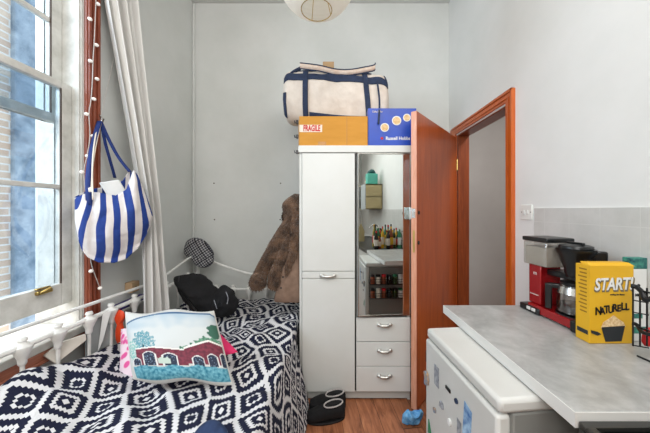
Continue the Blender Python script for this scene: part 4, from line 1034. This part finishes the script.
# ---------------------------------------------------------------- fairy lights
fl=thing('fairy_lights','string of small white fairy lights hanging down the wooden window trim','lights',(-1.39,1.56,2.3))
def tp(px,py): 
    X=-1.385; Y=X*F/(px-CX); return V(X,Y,H-(py-CY)/F*Y)
wire=[(99,-60),(96,0),(95,25),(94,45),(93,62),(92.5,80),(91,100),(89,114),(90,136),(87,156),(84,172),(86,200),(88,235),(91,262),(95,275),(100,288)]
MB().tube(smoothpts([tp(*p)+V(0,0,0) for p in wire],5),.0022,5).build('wire',M['wirew'],fl)
for px,py,dx_,dy_ in((98,4,1,0),(90,19,-1,-.5),(96.5,45,1,0),(90.5,61,-1,0),(97,79,1,0),(94,99,1,0),(86.5,114,-1,0),(93,136,1,-.5),(87.5,156,-1,0),(82,172,-1,0),(91,271,-.5,-.5),(100,288,0,-1),(98,-20,1,0)):
    q=tp(px,py); m=MB().sphere(q,.0105,12,8,(1,1.1,.9)); m.build('bulb',M['bulbw'],fl)
# ---------------------------------------------------------------- things along the window side of the bed
q=W(127.5,286,1.84); bx=MB().box((LX+.001,1.79,.815),(LX+.05,1.86,.885)); 
t=thing('wooden_box','small pale wooden box fixed to the wall beside the curtain','box',(LX,1.82,.815)); bx.build('case',M['boxwood'],t,bevel=.003); MB().lathe((LX+.05,1.825,.85),[(.004,0),(.004,.002),(0,.002)],8,axis=(1,0,0)).build('hole',M['darkgap'],t)
sh=thing('side_shelf','low white ledge between the bed and the window wall','ledge',(-1.39,1.7,.70)); MB().box((LX+.001,1.66,.715),(-1.375,2.1,.73)).build('board',M['white'],sh,bevel=.002)
tag(MB().box((-1.42,1.69,.731),(-1.385,1.92,.77)).build('book',M['purple'],bevel=.002,loc=(-1.4,1.8,.731)),'dark purple book lying on the ledge behind the bed rail','book')
m=MB().prism([W(44,356,1.26),W(62,342,1.31),W(86,334,1.40),W(87,340,1.40),W(72,352,1.33),W(56,364,1.27)],(-.02,.01,-.004)); tag(m.build('folded_sheet',M['creamcl'],bevel=.004,loc=tuple(W(66,352,1.31))),'cream folded sheet tucked between the bed rail and the window','bedding')
Yp=1.46
m=MB().prism([W(86,320,Yp-.02),W(113,312,Yp+.12),W(113,342,Yp+.12),W(86,358,Yp-.02)],(-.006,0,0)); tag(m.build('folder',M['greycard'],loc=tuple(W(92,340,Yp))),'grey folder standing upright behind the bed rail','folder')
m=MB().prism([W(103,313,1.50),W(111,311,1.52),W(103,340,1.50),W(98,352,1.48)],(-.006,.004,0)); tag(m.build('paper_sheet',M['paperwhite'],loc=tuple(W(104,330,1.5))),'folded white paper sheet beside the grey folder','paper')
ow=1.585
m=MB().inflate(pp([(117,310),(123,311),(125,316),(122,323),(124,333),(123,343),(117,343),(116,332),(118,322),(115,316)],ow),.035,o=(0,ow,0),sub=4,nz=.004); tag(m.build('scarf',M['orange'],smooth=80,loc=tuple(W(120,330,ow))),'bright orange scarf tied to the bed rail beside the pillow','scarf')
# jeans fold at the near edge
m=MB().inflate([(-.06,-.05),(-.05,.02),(-.01,.055),(.03,.05),(.07,.01),(.08,-.05),(0,-.07)],.07,o=W(207,436,.90)+V(0,0,-.015),u=(0,.6,.8),nz=.012,nf=12); tag(m.build('folded_jeans',M['denim'],smooth=80,loc=tuple(W(207,436,.9))),'corner of dark blue folded denim on the near part of the bed','clothing')
# ---------------------------------------------------------------- boots
def boot(cx_,cy_,yaw,lab):
    t=thing('ankle_boot',lab,'boot',(cx_,cy_,0),'pair of black ankle boots')
    d=V(math.cos(yaw),math.sin(yaw),0); s=V(-d.y,d.x,0)
    secs=[(-.125,.012,.028,.03),(-.12,.03,.036,.05),(-.09,.045,.042,.058),(-.05,.048,.044,.072),(-.01,.044,.044,.080),(.03,.04,.042,.092),(.07,.04,.042,.098),(.105,.036,.038,.096),(.125,.022,.028,.085)]
    m=MB(); vs=[];fs=[];N=16
    for a,w,_,hh in secs:
        for k in range(N):
            th=2*PI*k/N; c=math.cos(th); q=math.sin(th); vs.append(V(cx_,cy_,0)+d*a+s*w*(abs(c)**.7)*(1 if c>0 else -1)+V(0,0,.012+(hh/2)*(1+(abs(q)**.8)*(1 if q>0 else -1))))
    for i in range(len(secs)-1):
        for k in range(N): l=(k+1)%N; fs.append((i*N+k,i*N+l,(i+1)*N+l,(i+1)*N+k))
    fs+=[tuple(range(N)),tuple(range((len(secs)-1)*N,len(secs)*N))]; m.add(vs,fs); m.build('upper',M['blackmatte'],t,smooth=70)
    ol=[V(cx_,cy_,.0)+d*(-.0+.128*math.cos(2*PI*k/24))+s*(.047*math.sin(2*PI*k/24)) for k in range(24)]
    MB().prism(ol,(0,0,.014)).build('sole',M['jean2'],t,bevel=.003)
    ring=[V(cx_,cy_,0)+d*(.05+.062*math.cos(2*PI*k/20))+s*(.033*math.sin(2*PI*k/20))+V(0,0,.103+.008*math.cos(2*PI*k/20)) for k in range(20)]
    MB().tube(ring,.0045,6,closed=True).build('fur_trim',M['furtrim'],t)
    c=sum(ring,V(0,0,0))/20; MB().add([p+V(0,0,-.001) for p in ring],[tuple(range(20))]) 
    m=MB(); m.prism([p*.0+(c+(p-c)*.92)+V(0,0,-.006) for p in ring],(0,0,.003)); m.build('opening',M['darkgap'],t)
boot(-.052,1.838,math.radians(6),'black ankle boot with grey fur trim, the farther one by the wardrobe plinth')
boot(-.060,1.735,math.radians(10),'black ankle boot with grey fur trim, the nearer one beside the bedspread hem')
# ================================================================== LIGHT & CAMERA
w=bpy.data.worlds.new('world'); scn.world=w; w.use_nodes=True; nt=w.node_tree; bgd=nt.nodes['Background']; bgd.inputs[0].default_value=(.86,.93,1,1); bgd.inputs[1].default_value=2.0
def area(name,loc,target,sx,sy,power,col):
    l=bpy.data.lights.new(name,'AREA'); l.shape='RECTANGLE'; l.size=sx; l.size_y=sy; l.energy=power; l.color=col
    o=bpy.data.objects.new(name,l); COL.objects.link(o); o.location=loc; o.rotation_euler=(Vector(target)-Vector(loc)).to_track_quat('-Z','Y').to_euler(); return o
area('daylight',(-2.6,.35,2.6),(0,1.3,1.1),1.5,1.8,95,(.92,.96,1))
area('ceiling_bounce',(.55,.1,3.3),(-.5,1.6,.5),1.8,1.8,60,(1,.985,.96))
area('room_fill',(-.5,-1.3,2.3),(.0,2.2,1.2),1.2,1.4,34,(1,.985,.96))
area('hall_light',(1.8,1.9,2.8),(1.8,1.9,0),.5,.5,22,(1,.97,.94))
cam=bpy.data.cameras.new('camera'); co=bpy.data.objects.new('camera',cam); COL.objects.link(co); scn.camera=co
co.location=(0,0,H); co.rotation_euler=(PI/2,0,0); cam.sensor_width=36; cam.sensor_fit='HORIZONTAL'; cam.lens=36*F/650
cam.shift_x=(325-CX)/650; cam.shift_y=-(216.5-CY)/650; cam.clip_start=.02
scn.view_settings.view_transform='Standard'; scn.view_settings.look='None'; scn.view_settings.exposure=.16
scn.cycles.use_denoising=True; scn.cycles.max_bounces=10
